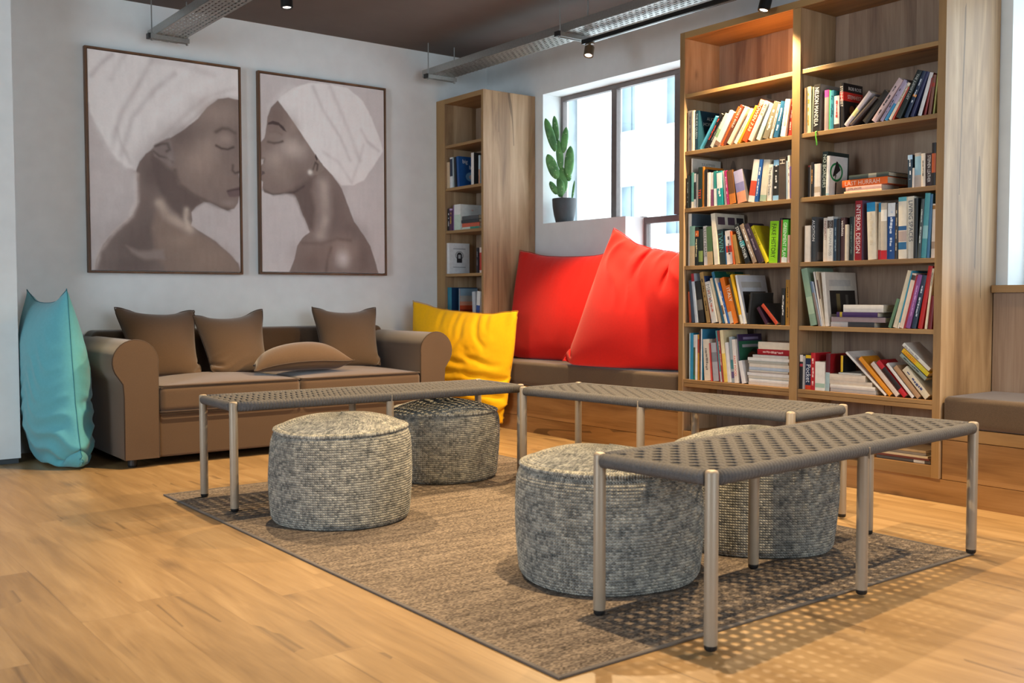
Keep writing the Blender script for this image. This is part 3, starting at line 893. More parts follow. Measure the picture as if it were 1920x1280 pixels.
# ------------------------------------------------------------------ sofa
so = thing('sofa', 'brown two-seat sofa with rolled arms below the paintings', 'sofa', (2.71, 6.1, 0))
def arm_prof(s, xin):
    """outline in x,z; s=+1 rolls towards -x (the arm with its inner face at xin)"""
    P = [(0, .05), (0, .50)]
    cx, cz, r = .121, .588, .122
    for k in range(19):
        a = math.radians(-12 + k * (232 / 18))
        P.append((cx - r * math.cos(a), cz + r * math.sin(a)))
    P += [(.188, .47), (.182, .40), (.184, .05)]
    P[1] = (0, .54)
    return [(xin - s * p[0], p[1]) for p in P]
YF0 = 5.665
for s, xin in ((1, 1.846), (-1, 3.574)):
    pr = arm_prof(s, xin)
    n = len(pr)
    m = MB()
    cx = sum(p[0] for p in pr) / n; cz = sum(p[1] for p in pr) / n
    rings = [(1.0, YF0), (1.0, 6.60)]
    V, F = [], []
    for k, y in rings:
        V += [(cx + (p[0] - cx) * k, y, cz + (p[1] - cz) * (k if p[1] > .1 else 1)) for p in pr]
    for i in range(len(rings) - 1):
        for j in range(n):
            F.append((i * n + j, i * n + (j + 1) % n, (i + 1) * n + (j + 1) % n, (i + 1) * n + j))
    F += [tuple(range(n - 1, -1, -1)), tuple(range((len(rings) - 1) * n, len(rings) * n))]
    m.add(V, F)
    a = obj('arm', m, M['sofa'], so, angle=35)
    obj('piping', MB().tube([(cx + (p[0] - cx) * 1.0, YF0 + .006, cz + (p[1] - cz) * 1.0) for p in pr], .0055, 8, caps=True), M['piping'], a, smooth=True)
obj('base', MB().box(1.848, 3.572, YF0 + .012, 6.42, .05, .298), M['sofa'], so, bevel=.012, seg=3)
obj('backrest', rbox(1.70, 3.72, 6.405, 6.635, .05, .742, .045, 0), M['sofa'], so, smooth=True)
for x0, x1 in ((1.852, 2.708), (2.712, 3.568)):
    c = obj('seat_cushion', rbox(x0, x1, YF0 - .012, 6.40, .30, .452, .035, .035), M['sofa'], so, smooth=True)
    for z, rr in ((.448, .004), (.304, .004)):
        e = .012
        obj('piping', MB().tube([(x0 + .004, 6.38, z), (x0 + .004, YF0 + .02, z), (x0 + .012, YF0 - .004, z), (x0 + .03, YF0 - .010, z), (x1 - .03, YF0 - .010, z), (x1 - .012, YF0 - .004, z), (x1 - .004, YF0 + .02, z), (x1 - .004, 6.38, z)], .0048, 8), M['piping'], c, smooth=True)
for x in (1.72, 3.70):
    for y in (5.74, 6.52):
        obj('foot', MB().lathe([(.022, 0), (.026, .012), (.026, .05)], 16, (x, y)), M['black'], so)

# ------------------------------------------------------------------ cushions inflated from two sheets of cloth
def inflate(quad, nu, nv, thick, planes=(), grav=.0, steps=130, iters=5, slack=1.04, su=None, sv=None, seed=0, anchor=.02, rough=.004, press=.0035, comp=.10, bend=.03, edge=.03, hold=.008, folds=None):
    """two quads of cloth sewn along their border and blown up; returns verts, quads, border ids.
    planes: (nx, ny, nz, d) keep n.p >= d"""
    rng = np.random.RandomState(seed)
    Q = np.array(quad, float)          # BL BR TR TL
    u, v = np.meshgrid(np.linspace(0, 1, nu), np.linspace(0, 1, nv))
    P = ((1 - u) * (1 - v))[..., None] * Q[0] + (u * (1 - v))[..., None] * Q[1] + (u * v)[..., None] * Q[2] + ((1 - u) * v)[..., None] * Q[3]
    N = np.cross(Q[1] - Q[0], Q[3] - Q[0]); N /= np.linalg.norm(N)
    bump = np.sin(u * np.pi) * np.sin(v * np.pi)
    A = P + N * (bump * thick * .3)[..., None]
    B = P - N * (bump * thick * .3)[..., None]
    n0 = nu * nv
    ia = np.arange(n0).reshape(nv, nu)
    ib = ia.copy(); inner = np.zeros((nv, nu), bool); inner[1:-1, 1:-1] = True
    ib[inner] = n0 + np.arange(inner.sum())
    X = np.vstack([A.reshape(-1, 3), B[inner]])
    X += rng.randn(*X.shape) * rough * np.array([1, 1, 1])
    anc = X.copy()
    aw = np.full((len(X), 1), hold)
    eb = np.zeros((nv, nu)); eb[0] = eb[-1] = 1; eb[:, 0] = eb[:, -1] = 1
    cr = np.minimum(u, 1 - u) + np.minimum(v, 1 - v)
    aw[:n0, 0] = np.maximum(hold, eb.ravel() * np.clip(1 - cr.ravel() * 5, edge, 1))
    R0 = P.reshape(-1, 3) * 1.0
    rest_src = np.vstack([P.reshape(-1, 3), P[inner]])
    UV = np.vstack([np.stack([u.ravel(), v.ravel()], 1), np.stack([u[inner], v[inner]], 1)])
    groups = []
    for I in (ia, ib):
        pr = []
        pr += [(I[:, 0:-1:2], I[:, 1::2], 1.0, comp), (I[:, 1:-1:2], I[:, 2::2], 1.0, comp)]
        pr += [(I[0:-1:2, :], I[1::2, :], 1.0, comp), (I[1:-1:2, :], I[2::2, :], 1.0, comp)]
        for k in (0, 1):
            a = I[k:-1:2]; b = I[k + 1::2][:len(a)]
            pr += [(a[:, :-1], b[:, 1:], .55, comp * .5), (a[:, 1:], b[:, :-1], .55, comp * .5)]
        for k in range(4):
            a = I[:, k:-2:4]; pr.append((a, I[:, k + 2::4][:, :a.shape[1]], 0.0, bend))
            a = I[k:-2:4, :]; pr.append((a, I[k + 2::4, :][:a.shape[0]], 0.0, bend))
        for a, b, ks, kc in pr:
            m_ = min(a.shape[0], b.shape[0]), min(a.shape[1], b.shape[1])
            a = a[:m_[0], :m_[1]].ravel(); b = b[:m_[0], :m_[1]].ravel()
            e = rest_src[a] - rest_src[b]
            L = np.linalg.norm(e, axis=1)
            um, vm = (UV[a, 0] + UV[b, 0]) / 2, (UV[a, 1] + UV[b, 1]) / 2
            fu, fv = np.abs(UV[a, 0] - UV[b, 0]) > 1e-6, np.abs(UV[a, 1] - UV[b, 1]) > 1e-6
            ku = su(um, vm) if su else slack
            kv = sv(um, vm) if sv else slack
            L = L * np.where(fu & fv, (ku + kv) / 2, np.where(fu, ku, kv))
            groups.append((a, b, L, ks, kc))
    fa = np.stack([ia[:-1, :-1], ia[:-1, 1:], ia[1:, 1:], ia[1:, :-1]], -1).reshape(-1, 4)
    fb = np.stack([ib[:-1, :-1], ib[1:, :-1], ib[1:, 1:], ib[:-1, 1:]], -1).reshape(-1, 4)
    Fq = np.vstack([fa, fb])
    area0 = np.linalg.norm(np.cross(Q[1] - Q[0], Q[3] - Q[0]))
    Vt = area0 * thick * .58
    border = list(ia[0, :]) + list(ia[1:, -1]) + list(ia[-1, -2::-1]) + list(ia[-2:0:-1, 0])
    old = X.copy()
    cell = area0 / ((nu - 1) * (nv - 1))
    for st in range(steps):
        d1 = X[Fq[:, 2]] - X[Fq[:, 0]]; d2 = X[Fq[:, 3]] - X[Fq[:, 1]]
        fn = np.cross(d1, d2) * .5
        ctr = X[Fq].mean(1)
        vol = abs((fn * (ctr - X.mean(0))).sum() / 3)
        vn = np.zeros_like(X)
        for k in range(4): np.add.at(vn, Fq[:, k], fn * .25)
        p = np.clip((Vt - vol) / Vt * 6, -.5, 1.0)
        acc = vn / cell * press * p
        acc[:, 2] -= grav
        acc += (anc - X) * aw * anchor
        vel = (X - old) * .90
        old = X.copy()
        X = X + vel + acc
        for _ in range(iters):
            for a, b, L, ks, kc in groups:
                d = X[b] - X[a]
                l = np.sqrt((d * d).sum(1)) + 1e-9
                s = np.where(l > L, ks, kc) * .5 * (l - L) / l
                c = d * s[:, None]
                X[a] += c; X[b] -= c
            for nx, ny, nz, dd in planes:
                n = np.array([nx, ny, nz], float)
                k = X @ n - dd
                bad = k < 0
                X[bad] -= np.outer(k[bad], n)
                old[bad] = old[bad] * .5 + X[bad] * .5
    if folds is not None:
        d1 = X[Fq[:, 2]] - X[Fq[:, 0]]; d2 = X[Fq[:, 3]] - X[Fq[:, 1]]
        fn = np.cross(d1, d2)
        vn = np.zeros_like(X)
        for k in range(4): np.add.at(vn, Fq[:, k], fn)
        vn /= np.linalg.norm(vn, axis=1, keepdims=True) + 1e-12
        e = np.minimum(1, 12 * np.minimum(UV[:, 0], 1 - UV[:, 0])) * np.minimum(1, 12 * np.minimum(UV[:, 1], 1 - UV[:, 1]))
        X = X + vn * (folds(UV[:, 0], UV[:, 1]) * e)[:, None]
        for nx, ny, nz, dd in planes:
            k = X @ np.array([nx, ny, nz], float) - dd
            X[k < 0] -= np.outer(k[k < 0], np.array([nx, ny, nz], float))
    return X, Fq, border
def ridges(t): return 1 - 2 * np.abs(np.sin(t)) ** .8
def pillow(name, label, cat, quad, nu, nv, thick, mat, seam, seam_r=.0045, group=None, piping='piping', **k):
    X, F, border = inflate(quad, nu, nv, thick, **k)
    o0 = X.mean(0); o0[2] = X[:, 2].min()
    m = MB(); m.v = [tuple(p) for p in X]; m.f = [tuple(int(i) for i in q) for q in F]; m.mi = [0] * len(F)
    o = obj(name, m, mat, loc=tuple(float(a) for a in o0), smooth=True)
    s = o.modifiers.new('smooth', 'SUBSURF'); s.levels = 1; s.render_levels = 1
    tag(o, label, cat, group)
    if seam:
        obj(piping, MB().tube([X[i] for i in border], seam_r, 6, closed=True), seam, o, smooth=True)
    return o
def unit(*n):
    L = math.sqrt(sum(a * a for a in n[:3]))
    return tuple(a / L for a in n)

FL = (0, 0, 1, .006)
pillow('floor_cushion', 'large turquoise floor cushion standing on end beside the sofa', 'floor cushion',
       [(1.47, 5.79, .05), (1.45, 6.56, .05), (1.37, 6.57, 1.02), (1.42, 5.84, 1.02)], 60, 78, .37, M['blue'], M['blueseam'], .0022, piping='seam',
       planes=[FL, (1, 0, 0, 1.264), (-1, 0, 0, -1.59), (0, -1, 0, -6.645)], grav=.0016, su=lambda u, v: 1.10 + 0 * u, sv=lambda u, v: 1.11 + .14 * np.clip(1.05 - v, 0, 1), seed=2, anchor=.6, comp=.02, bend=.03, hold=.022, edge=.05,
       folds=lambda u, v: (.017 * np.clip(1.1 - 1.25 * v, 0, 1) * ridges(v * 30 + 2.2 * np.sin(u * 7 + 1) + 1.4 * np.sin(u * 13 + v * 9)) * (.25 + .75 * np.sin(u * 4.4 + v * 7 + 2) ** 2)))
pillow('floor_cushion', 'large yellow floor cushion wedged between the sofa and the window bench', 'floor cushion',
       [(3.97, 6.36, .05), (4.27, 5.70, .05), (4.335, 5.60, .85), (4.00, 6.45, .92)], 58, 54, .30, M['yellow'], M['yellowseam'], .0022, piping='seam',
       planes=[FL, (-1, 0, 0, -4.338), (1, 0, 0, 3.83)], grav=.0005, su=lambda u, v: 1.10 + 0 * v, sv=lambda u, v: 1.13 + .08 * (1 - v), seed=5, anchor=1.0, comp=.02, bend=.035)
k_ = math.hypot(1, .36)
pillow('floor_cushion', 'large red pillow leaning on the oak side of the corner bookcase', 'floor cushion',
       [(4.53, 5.99, .52), (4.62, 4.93, .52), (4.73, 4.95, 1.27), (4.66, 6.0, 1.30)], 64, 52, .24, M['red'], M['redseam'], .0022, piping='seam',
       planes=[(0, 0, 1, .497), (-1, 0, 0, -4.828), (0, -1, 0, -6.018), (1 / k_, .36 / k_, 0, (4.46 + .36 * 5.1 + .006) / k_)], grav=.0005, su=lambda u, v: 1.05 + 0 * u, sv=lambda u, v: 1.04 + 0 * u, seed=7, anchor=1.2, comp=.04, bend=.04)
pillow('floor_cushion', 'large red pillow slumped against the bookcase, in front of its twin', 'floor cushion',
       [(4.37, 5.17, .52), (4.58, 4.11, .52), (4.66, 4.10, 1.29), (4.53, 4.83, 1.41)], 68, 58, .28, M['red'], M['redseam'], .0022, piping='seam',
       planes=[(0, 0, 1, .497), (-1, 0, 0, -4.828), (0, 1, 0, 4.094), (-1 / k_, -.36 / k_, 0, -(4.46 + .36 * 5.1 - .006) / k_)], grav=.0013, su=lambda u, v: 1.06 + .42 * np.clip((v - .35) / .65, 0, 1) ** 1.3 * (.5 + .5 * np.sin(u * 50 + 3 * v)), sv=lambda u, v: 1.08 + .04 * u, seed=11, anchor=1.2, comp=.02, bend=.03,
       folds=lambda u, v: (.018 * np.clip((v - .5) / .45, 0, 1) * ridges(u * 24 + 1.8 * np.sin(v * 9) + 1.2 * np.sin(u * 13)) * (.3 + .7 * np.sin(u * 6 + v * 4) ** 2) + .020 * np.clip(.45 - v, 0, 1) * ridges(v * 16 - u * 9 + np.sin(u * 8)) * np.clip(u * 2 - .9, 0, 1)))

def scat(label, quad, thick, seed, **k):
    k = dict(dict(su=lambda u, v: 1.045 + 0 * u, sv=lambda u, v: 1.06 + 0 * u, anchor=2.0, comp=.05, bend=.05, edge=.003, hold=.003), **k)
    pillow('scatter_cushion', label, 'cushion', quad, 40, 40, thick, M['sofa'], M['piping'], .0038, seed=seed, **k)
scat('brown scatter cushion upright beside the rolled arm near the turquoise cushion', [(1.85, 6.10, .475), (2.25, 6.08, .47), (2.30, 6.33, .865), (1.81, 6.34, .885)], .20, 21,
     planes=[(0, 0, 1, .470), (0, -1, 0, -6.402), (1, 0, 0, 1.735)], grav=.0002)
scat('brown scatter cushion with creased lower corner, second along the sofa', [(2.30, 6.02, .475), (2.70, 6.09, .475), (2.75, 6.32, .87), (2.27, 6.30, .835)], .21, 22,
     planes=[(0, 0, 1, .474), (0, -1, 0, -6.402)], grav=.0003, sv=lambda u, v: 1.06 + .16 * np.clip(.7 - v, 0, 1) * np.clip(1.2 - u, 0, 1),
     folds=lambda u, v: .014 * np.clip(.42 - v, 0, 1) * 2 * np.clip(.8 - u, 0, 1) * ridges(v * 28 - u * 5 + np.sin(u * 9)))
scat('brown scatter cushion upright by the sofa arm near the yellow cushion', [(3.08, 6.10, .475), (3.52, 6.10, .475), (3.61, 6.33, .87), (3.11, 6.33, .875)], .20, 23,
     planes=[(0, 0, 1, .474), (0, -1, 0, -6.402), (-1, 0, 0, -3.64)], grav=.0002)
scat('brown scatter cushion lying flat on the sofa seats', [(2.47, 5.80, .50), (3.12, 5.74, .54), (3.04, 5.97, .56), (2.54, 5.98, .52)], .23, 24,
     planes=[(0, 0, 1, .489), (0, -1, 0, -5.99)], grav=.0002, anchor=1.0, edge=.1)
# ------------------------------------------------------------------ rug, benches, poufs
rg = tag(obj('rug', MB().box(1.60, 3.56, 1.90, 4.81, 0.0005, .006), M['rug'], loc=(2.58, 3.35, 0.0005)), 'taupe flat-weave rug under the woven benches and poufs', 'rug')
m = MB()
for a in ((1.586, 1.60, 1.886, 4.824), (3.56, 3.574, 1.886, 4.824), (1.60, 3.56, 1.886, 1.90), (1.60, 3.56, 4.81, 4.824)): m.box(*a, .0005, .0068)
obj('binding', m, M['rugedge'], rg, bevel=.002)

BL_, BW_ = 1.54, .408
def ribbon(path, wdir, w, th):
    m = MB()
    V, F = [], []
    n = len(path)
    wv = Vector(wdir)
    for i, p in enumerate(path):
        p = Vector(p)
        d = (Vector(path[min(i + 1, n - 1)]) - Vector(path[max(i - 1, 0)])).normalized()
        up = d.cross(wv).normalized()
        for a, b in ((-.5, -.2), (-.32, -.5), (.32, -.5), (.5, -.2), (.5, .2), (.28, .5), (0, .38), (-.28, .5), (-.5, .2)):
            V.append(p + wv * (a * w) + up * (b * th))
    K = 9
    for i in range(n - 1):
        for k in range(K):
            k2 = (k + 1) % K
            F.append((i * K + k, i * K + k2, (i + 1) * K + k2, (i + 1) * K + k))
    F += [tuple(range(K - 1, -1, -1)), tuple(range((n - 1) * K, n * K))]
    return V, F
def make_bench(name, label, group):
    t = thing(name, label, 'bench', (0, 0, 0), 0, group)
    L2, W2 = BL_ / 2, BW_ / 2
    def leg(x, y, top, cap):
        r = .0185
        prof = [(r * .98, .016), (r, .02), (r, top - .008), (r * .86, top - .002), (r * .55, top)] if cap else [(r * .98, .016), (r, .02), (r, top)]
        l = obj('leg', MB().lathe(prof, 20, (x, y)), M['leg'], t, world=False, angle=50)
        obj('foot_cap', MB().lathe([(r * .72, .0005), (r * .95, .006), (r * .95, .0159)], 20, (x, y)), M['black'], l, world=False, angle=50)
        return l
    for x in (-L2, L2):
        for y in (-W2, W2): leg(x, y, .484, True)
    for y in (-W2, W2):
        l = leg(0, y, .442, False)
        obj('bracket', MB().box(-.016, .016, y - .010, y + .010, .432, .446).box(-.002, .002, y - .024, y + .024, .434, .470), M['leg'], l, world=False, bevel=.002)
    obj('cross_bar', MB().tube([(.0, -W2 + .018, .43), (.0, W2 - .018, .43)], .007, 8), M['leg'], t, world=False)
    def rail(a, b):
        r, seg = .0215, 18
        A, B = Vector(a), Vector(b)
        n = 14
        m = MB()
        pts = [A + (B - A) * (i / n) for i in range(n + 1)]
        m.tube(pts, r, seg)
        L = (B - A).length
        uv = []
        for i in range(n + 1):
            for k in range(seg): uv.append((L * i / n, .003 * k / seg))
        m.uv = uv
        return obj('rail', m, M['rope'], t, world=False, smooth=True)
    z = .461
    for y in (-W2, W2): rail((-L2 + .016, y, z), (L2 - .016, y, z))
    for x in (-L2, L2): rail((x, -W2 + .016, z), (x, W2 - .016, z))
    m = MB()
    nx, ny = 37, 11
    px, py = BL_ / (nx + 1), BW_ / (ny + 1)
    zs, amp = .4705, .0036
    for i in range(nx):
        x = -L2 + px * (i + 1)
        path = []
        for j in range(-1, 2 * ny + 4):
            q = j / 2
            y = -W2 + py * q
            if y < -W2 or y > W2: continue
            s = math.cos(math.pi * (q + i))
            path.append((x, y, zs + amp * s + .002))
        m.add(*ribbon(path, (1, 0, 0), .0235, .0085))
    for j in range(ny):
        y = -W2 + py * (j + 1)
        path = []
        for i in range(0, 2 * (nx + 1) + 1):
            q = i / 2
            x = -L2 + px * q
            s = -math.cos(math.pi * ((j + 1) + q - 1))
            path.append((x, y, zs + amp * s * .8))
        m.add(*ribbon(path, (0, -1, 0), .0165, .0065))
    o = obj('woven_seat', m, M['strap'], t, world=False, angle=50)
    return t
GB = 'woven rope benches set round the rug'
b1 = make_bench('woven_bench', 'grey woven rope bench standing along the front of the brown sofa', GB)
def place(b, x, y, deg): b.location = (x, y, 0.0066); b.rotation_euler = (0, 0, math.radians(deg))
def mid(p, deg):
    a = math.radians(deg)
    return p[0] + math.cos(a) * BL_ / 2 - math.sin(a) * BW_ / 2, p[1] + math.sin(a) * BL_ / 2 + math.cos(a) * BW_ / 2
place(b1, *mid((1.703, 4.233), -2.4), -2.4)
b2 = copy_tree(b1); b2['label'] = 'grey woven rope bench parallel to the bookcase, between the other benches'
b3 = copy_tree(b1); b3['label'] = 'grey woven rope bench nearest the camera, front legs on the floor'
# bench beside the bookcase runs along y: near corner foot (3.714, 2.544)
a = math.radians(95.6)
place(b2, 3.714 + math.cos(a) * BL_ / 2 - math.sin(a) * BW_ / 2, 2.544 + math.sin(a) * BL_ / 2 + math.cos(a) * BW_ / 2, 95.6)
place(b3, *mid((2.03, 1.787), 4.0), 4.0)

def pouf(label, x, y, R, H, seed, dents=(), squash=None):
    rng = random.Random(seed)
    seg = 120
    row = .0104
    prof = []          # (r factor, z, v)
    n = int(H * .90 / row) * 3
    v = 0
    for i in range(n + 1):
        f = i / n
        z = .012 + f * (H * .86 - .012)
        b = .962 + .038 * math.sin(math.pi * f)
        if f < .08: b -= (1 - f / .08) ** 2 * .05
        if f > .86: b -= ((f - .86) / .14) ** 2 * .045
        prof.append((R * b + .0032 * abs(math.sin(math.pi * i / 3)), z, i / 3))
    rt = prof[-1][0]
    v0 = prof[-1][2]
    prof.append((rt + .004, H * .87 + .004, v0 + .5))
    prof.append((rt - .002, H * .88 + .006, v0 + 1))
    k = int(rt / row)
    for i in range(1, 3 * k):
        f = i / (3 * k)
        r = (rt - .004) * (1 - f)
        z = H * .885 + H * .115 * (1 - (1 - f) ** 2.6) + .0025 * abs(math.sin(math.pi * i / 3))
        prof.append((r, z, v0 + 1 + i / 3))
    V, F, UV = [], [], []
    ph = [rng.random() * 6.28 for _ in range(6)]
    for r, z, vv in prof:
        for s in range(seg + 1):
            t = 2 * math.pi * s / seg
            w_ = 1 + .012 * math.sin(2 * t + ph[0] + z * 5) + .010 * math.sin(3 * t + ph[1] - z * 7) + .006 * math.sin(5 * t + ph[2] + z * 11)
            zz = z + (.006 * math.sin(t + ph[3]) + .004 * math.sin(2 * t + ph[4])) * (z / H) ** 2
            px, py = r * w_ * math.cos(t), r * w_ * math.sin(t)
            if squash:
                q = (px * squash[0] + py * squash[1]) * (squash[2] - 1)
                px += q * squash[0]; py += q * squash[1]
            for dx, dy, dz, dr, dd in dents:
                d2 = ((px - dx) ** 2 + (py - dy) ** 2 + (zz - dz) ** 2) / dr ** 2
                g = dd * math.exp(-d2)
                zz -= g if dz > H * .85 else 0
                if dz <= H * .85: px -= px / R * g; py -= py / R * g
            V.append((x + px, y + py, zz + .0066))
            UV.append((s / seg * 2 * math.pi * R / .0098, vv))
    W = seg + 1
    for i in range(len(prof) - 1):
        for s in range(seg):
            F.append((i * W + s, i * W + s + 1, (i + 1) * W + s + 1, (i + 1) * W + s))
    ctr = len(V)
    last = V[-W:]
    V.append((sum(p[0] for p in last) / W, sum(p[1] for p in last) / W, sum(p[2] for p in last) / W)); UV.append((0, prof[-1][2] + .5))
    o_ = (len(prof) - 1) * W
    F += [(o_ + s, o_ + s + 1, ctr) for s in range(seg)]
    m = MB(); m.add(V, F); m.uv = UV
    zmin = min(p[2] for p in V)
    m.v = [(p[0], p[1], p[2] - zmin + .0066) for p in m.v]
    o = obj('pouf', m, M['pouf'], loc=(x, y, .0066), smooth=True)
    tag(o, label, 'pouf', 'braided cord poufs on the rug')
    # stitched rim where the lid meets the side
    rim = []
    for s in range(seg):
        t = 2 * math.pi * s / seg
        w_ = 1 + .012 * math.sin(2 * t + ph[0] + H * .87 * 5) + .010 * math.sin(3 * t + ph[1] - H * .87 * 7) + .006 * math.sin(5 * t + ph[2] + H * .87 * 11)
        rr = (rt + .005) * w_
        zz = H * .872 + .006 + (.006 * math.sin(t + ph[3]) + .004 * math.sin(2 * t + ph[4])) * .75 - zmin + .0066
        px, py = rr * math.cos(t), rr * math.sin(t)
        if squash:
            q = (px * squash[0] + py * squash[1]) * (squash[2] - 1)
            px += q * squash[0]; py += q * squash[1]
        rim.append((x + px, y + py, zz))
    mm = MB().tube(rim, .0065, 8, closed=True)
    mm.uv = [(s / seg * 2 * math.pi * R / .0098, .5 + .3 * math.sin(k * .785)) for s in range(seg) for k in range(8)]
    obj('rim_braid', mm, M['pouf'], o, smooth=True)
    return o
pouf('pale grey braided pouf standing in front of the long sofa-side bench', 2.028, 3.861, .298, .455, 1)
pouf('braided pouf tucked under the sofa-side bench, by the yellow cushion', 2.93, 4.44, .302, .415, 2, dents=((.1, -.28, .12, .10, .03), (-.12, .0, .41, .2, .02)))
pouf('largest-looking braided pouf beside the near bench, with dimpled lid', 2.336, 2.515, .315, .448, 3, dents=((.14, -.02, .45, .09, .03), (-.05, -.3, .1, .1, .02)))
pouf('braided pouf behind the near bench, closest to the bookcase', 3.035, 2.471, .310, .452, 4, squash=(.776, .631, .74))

# ------------------------------------------------------------------ cactus on the sill
XP = 4.915
pc = thing('potted_cactus', 'tall prickly pear cactus in a charcoal pot on the window sill', 'plant', (XP, 5.785, 1.497))
pr = [(.060, 0), (.066, .004), (.080, .06), (.089, .12), (.092, .172), (.090, .178), (.084, .177), (.083, .150)]
obj('pot', MB().lathe([(r, z + 1.4975) for r, z in pr], 40, (XP, 5.785), cap1=False), M['pot'], pc, smooth=True)
m = MB()
rr = random.Random(4)
m.lathe([(.083, 1.64), (.083, 1.655), (.04, 1.662), (.0, 1.664)], 24, (XP, 5.785), cap1=False)
for i in range(70):
    a, q = rr.random() * 6.28, .078 * math.sqrt(rr.random())
    s = .005 + rr.random() * .005
    c = (XP + q * math.cos(a), 5.785 + q * math.sin(a), 1.662)
    m.add([(c[0] + dx * s, c[1] + dy * s, c[2] + dz * s) for dx, dy, dz in ((1, 0, 0), (-1, 0, 0), (0, 1, 0), (0, -1, 0), (0, 0, 1), (0, 0, -1))],
          [(0, 2, 4), (2, 1, 4), (1, 3, 4), (3, 0, 4), (2, 0, 5), (1, 2, 5), (3, 1, 5), (0, 3, 5)])
obj('gravel', m, M['soil'], pc)
PADS = [(-0.029, 1.688, -0.029, 1.82, 0.063, -0.01),
        (-0.018, 1.709, -0.014, 1.909, 0.086, 0),
        (-0.055, 1.708, -0.109, 1.802, 0.048, -0.012),
        (-0.055, 1.823, -0.126, 2.003, 0.078, -0.012),
        (-0.026, 1.894, -0.044, 2.109, 0.055, 0),
        (0.027, 1.834, 0.045, 2.064, 0.071, -0.012),
        (0.034, 1.805, 0.034, 1.868, 0.037, -0.006),
        (-0.067, 2.025, -0.142, 2.268, 0.063, -0.008),
        (-0.055, 2.1, -0.076, 2.29, 0.048, 0.012),
        (-0.01, 2.015, 0.014, 2.204, 0.053, -0.004),
        (0.057, 1.672, 0.076, 1.811, 0.018, 0)]   # across the view, height, width
for i, (l0, z0, l1, z1, wd, dx) in enumerate(PADS):
    L = math.hypot(l1 - l0, z1 - z0)
    al, az = (l1 - l0) / L, (z1 - z0) / L
    V, F = [], []
    nr, ns = 16, 20
    for a in range(nr + 1):
        f = a / nr
        wf = max(.02, 1 - abs(2 * f ** .88 - 1) ** 2.3) ** .55
        if f < .12: wf = max(wf, .34)
        for b in range(ns):
            t = 2 * math.pi * b / ns + i * .25
            c_, s_ = math.cos(2 * math.pi * b / ns), math.sin(2 * math.pi * b / ns)
            tw = rr.random() * 0
            e = wd / 2 * wf * c_
            d = min(.014, wd * .22) * (wf ** .7) * s_
            q = l0 + al * L * f + e * az
            V.append((XP + q * .79 + (d + dx) * .607, 5.785 - q * .607 + (d + dx) * .79, z0 + az * L * f - e * al))
    for a in range(nr):
        for b in range(ns):
            b2_ = (b + 1) % ns
            F.append((a * ns + b, a * ns + b2_, (a + 1) * ns + b2_, (a + 1) * ns + b))
    F += [tuple(range(ns - 1, -1, -1)), tuple(range(nr * ns, (nr + 1) * ns))]
    obj('cactus_pad', MB().add(V, F), M['cactus'], pc, smooth=True)
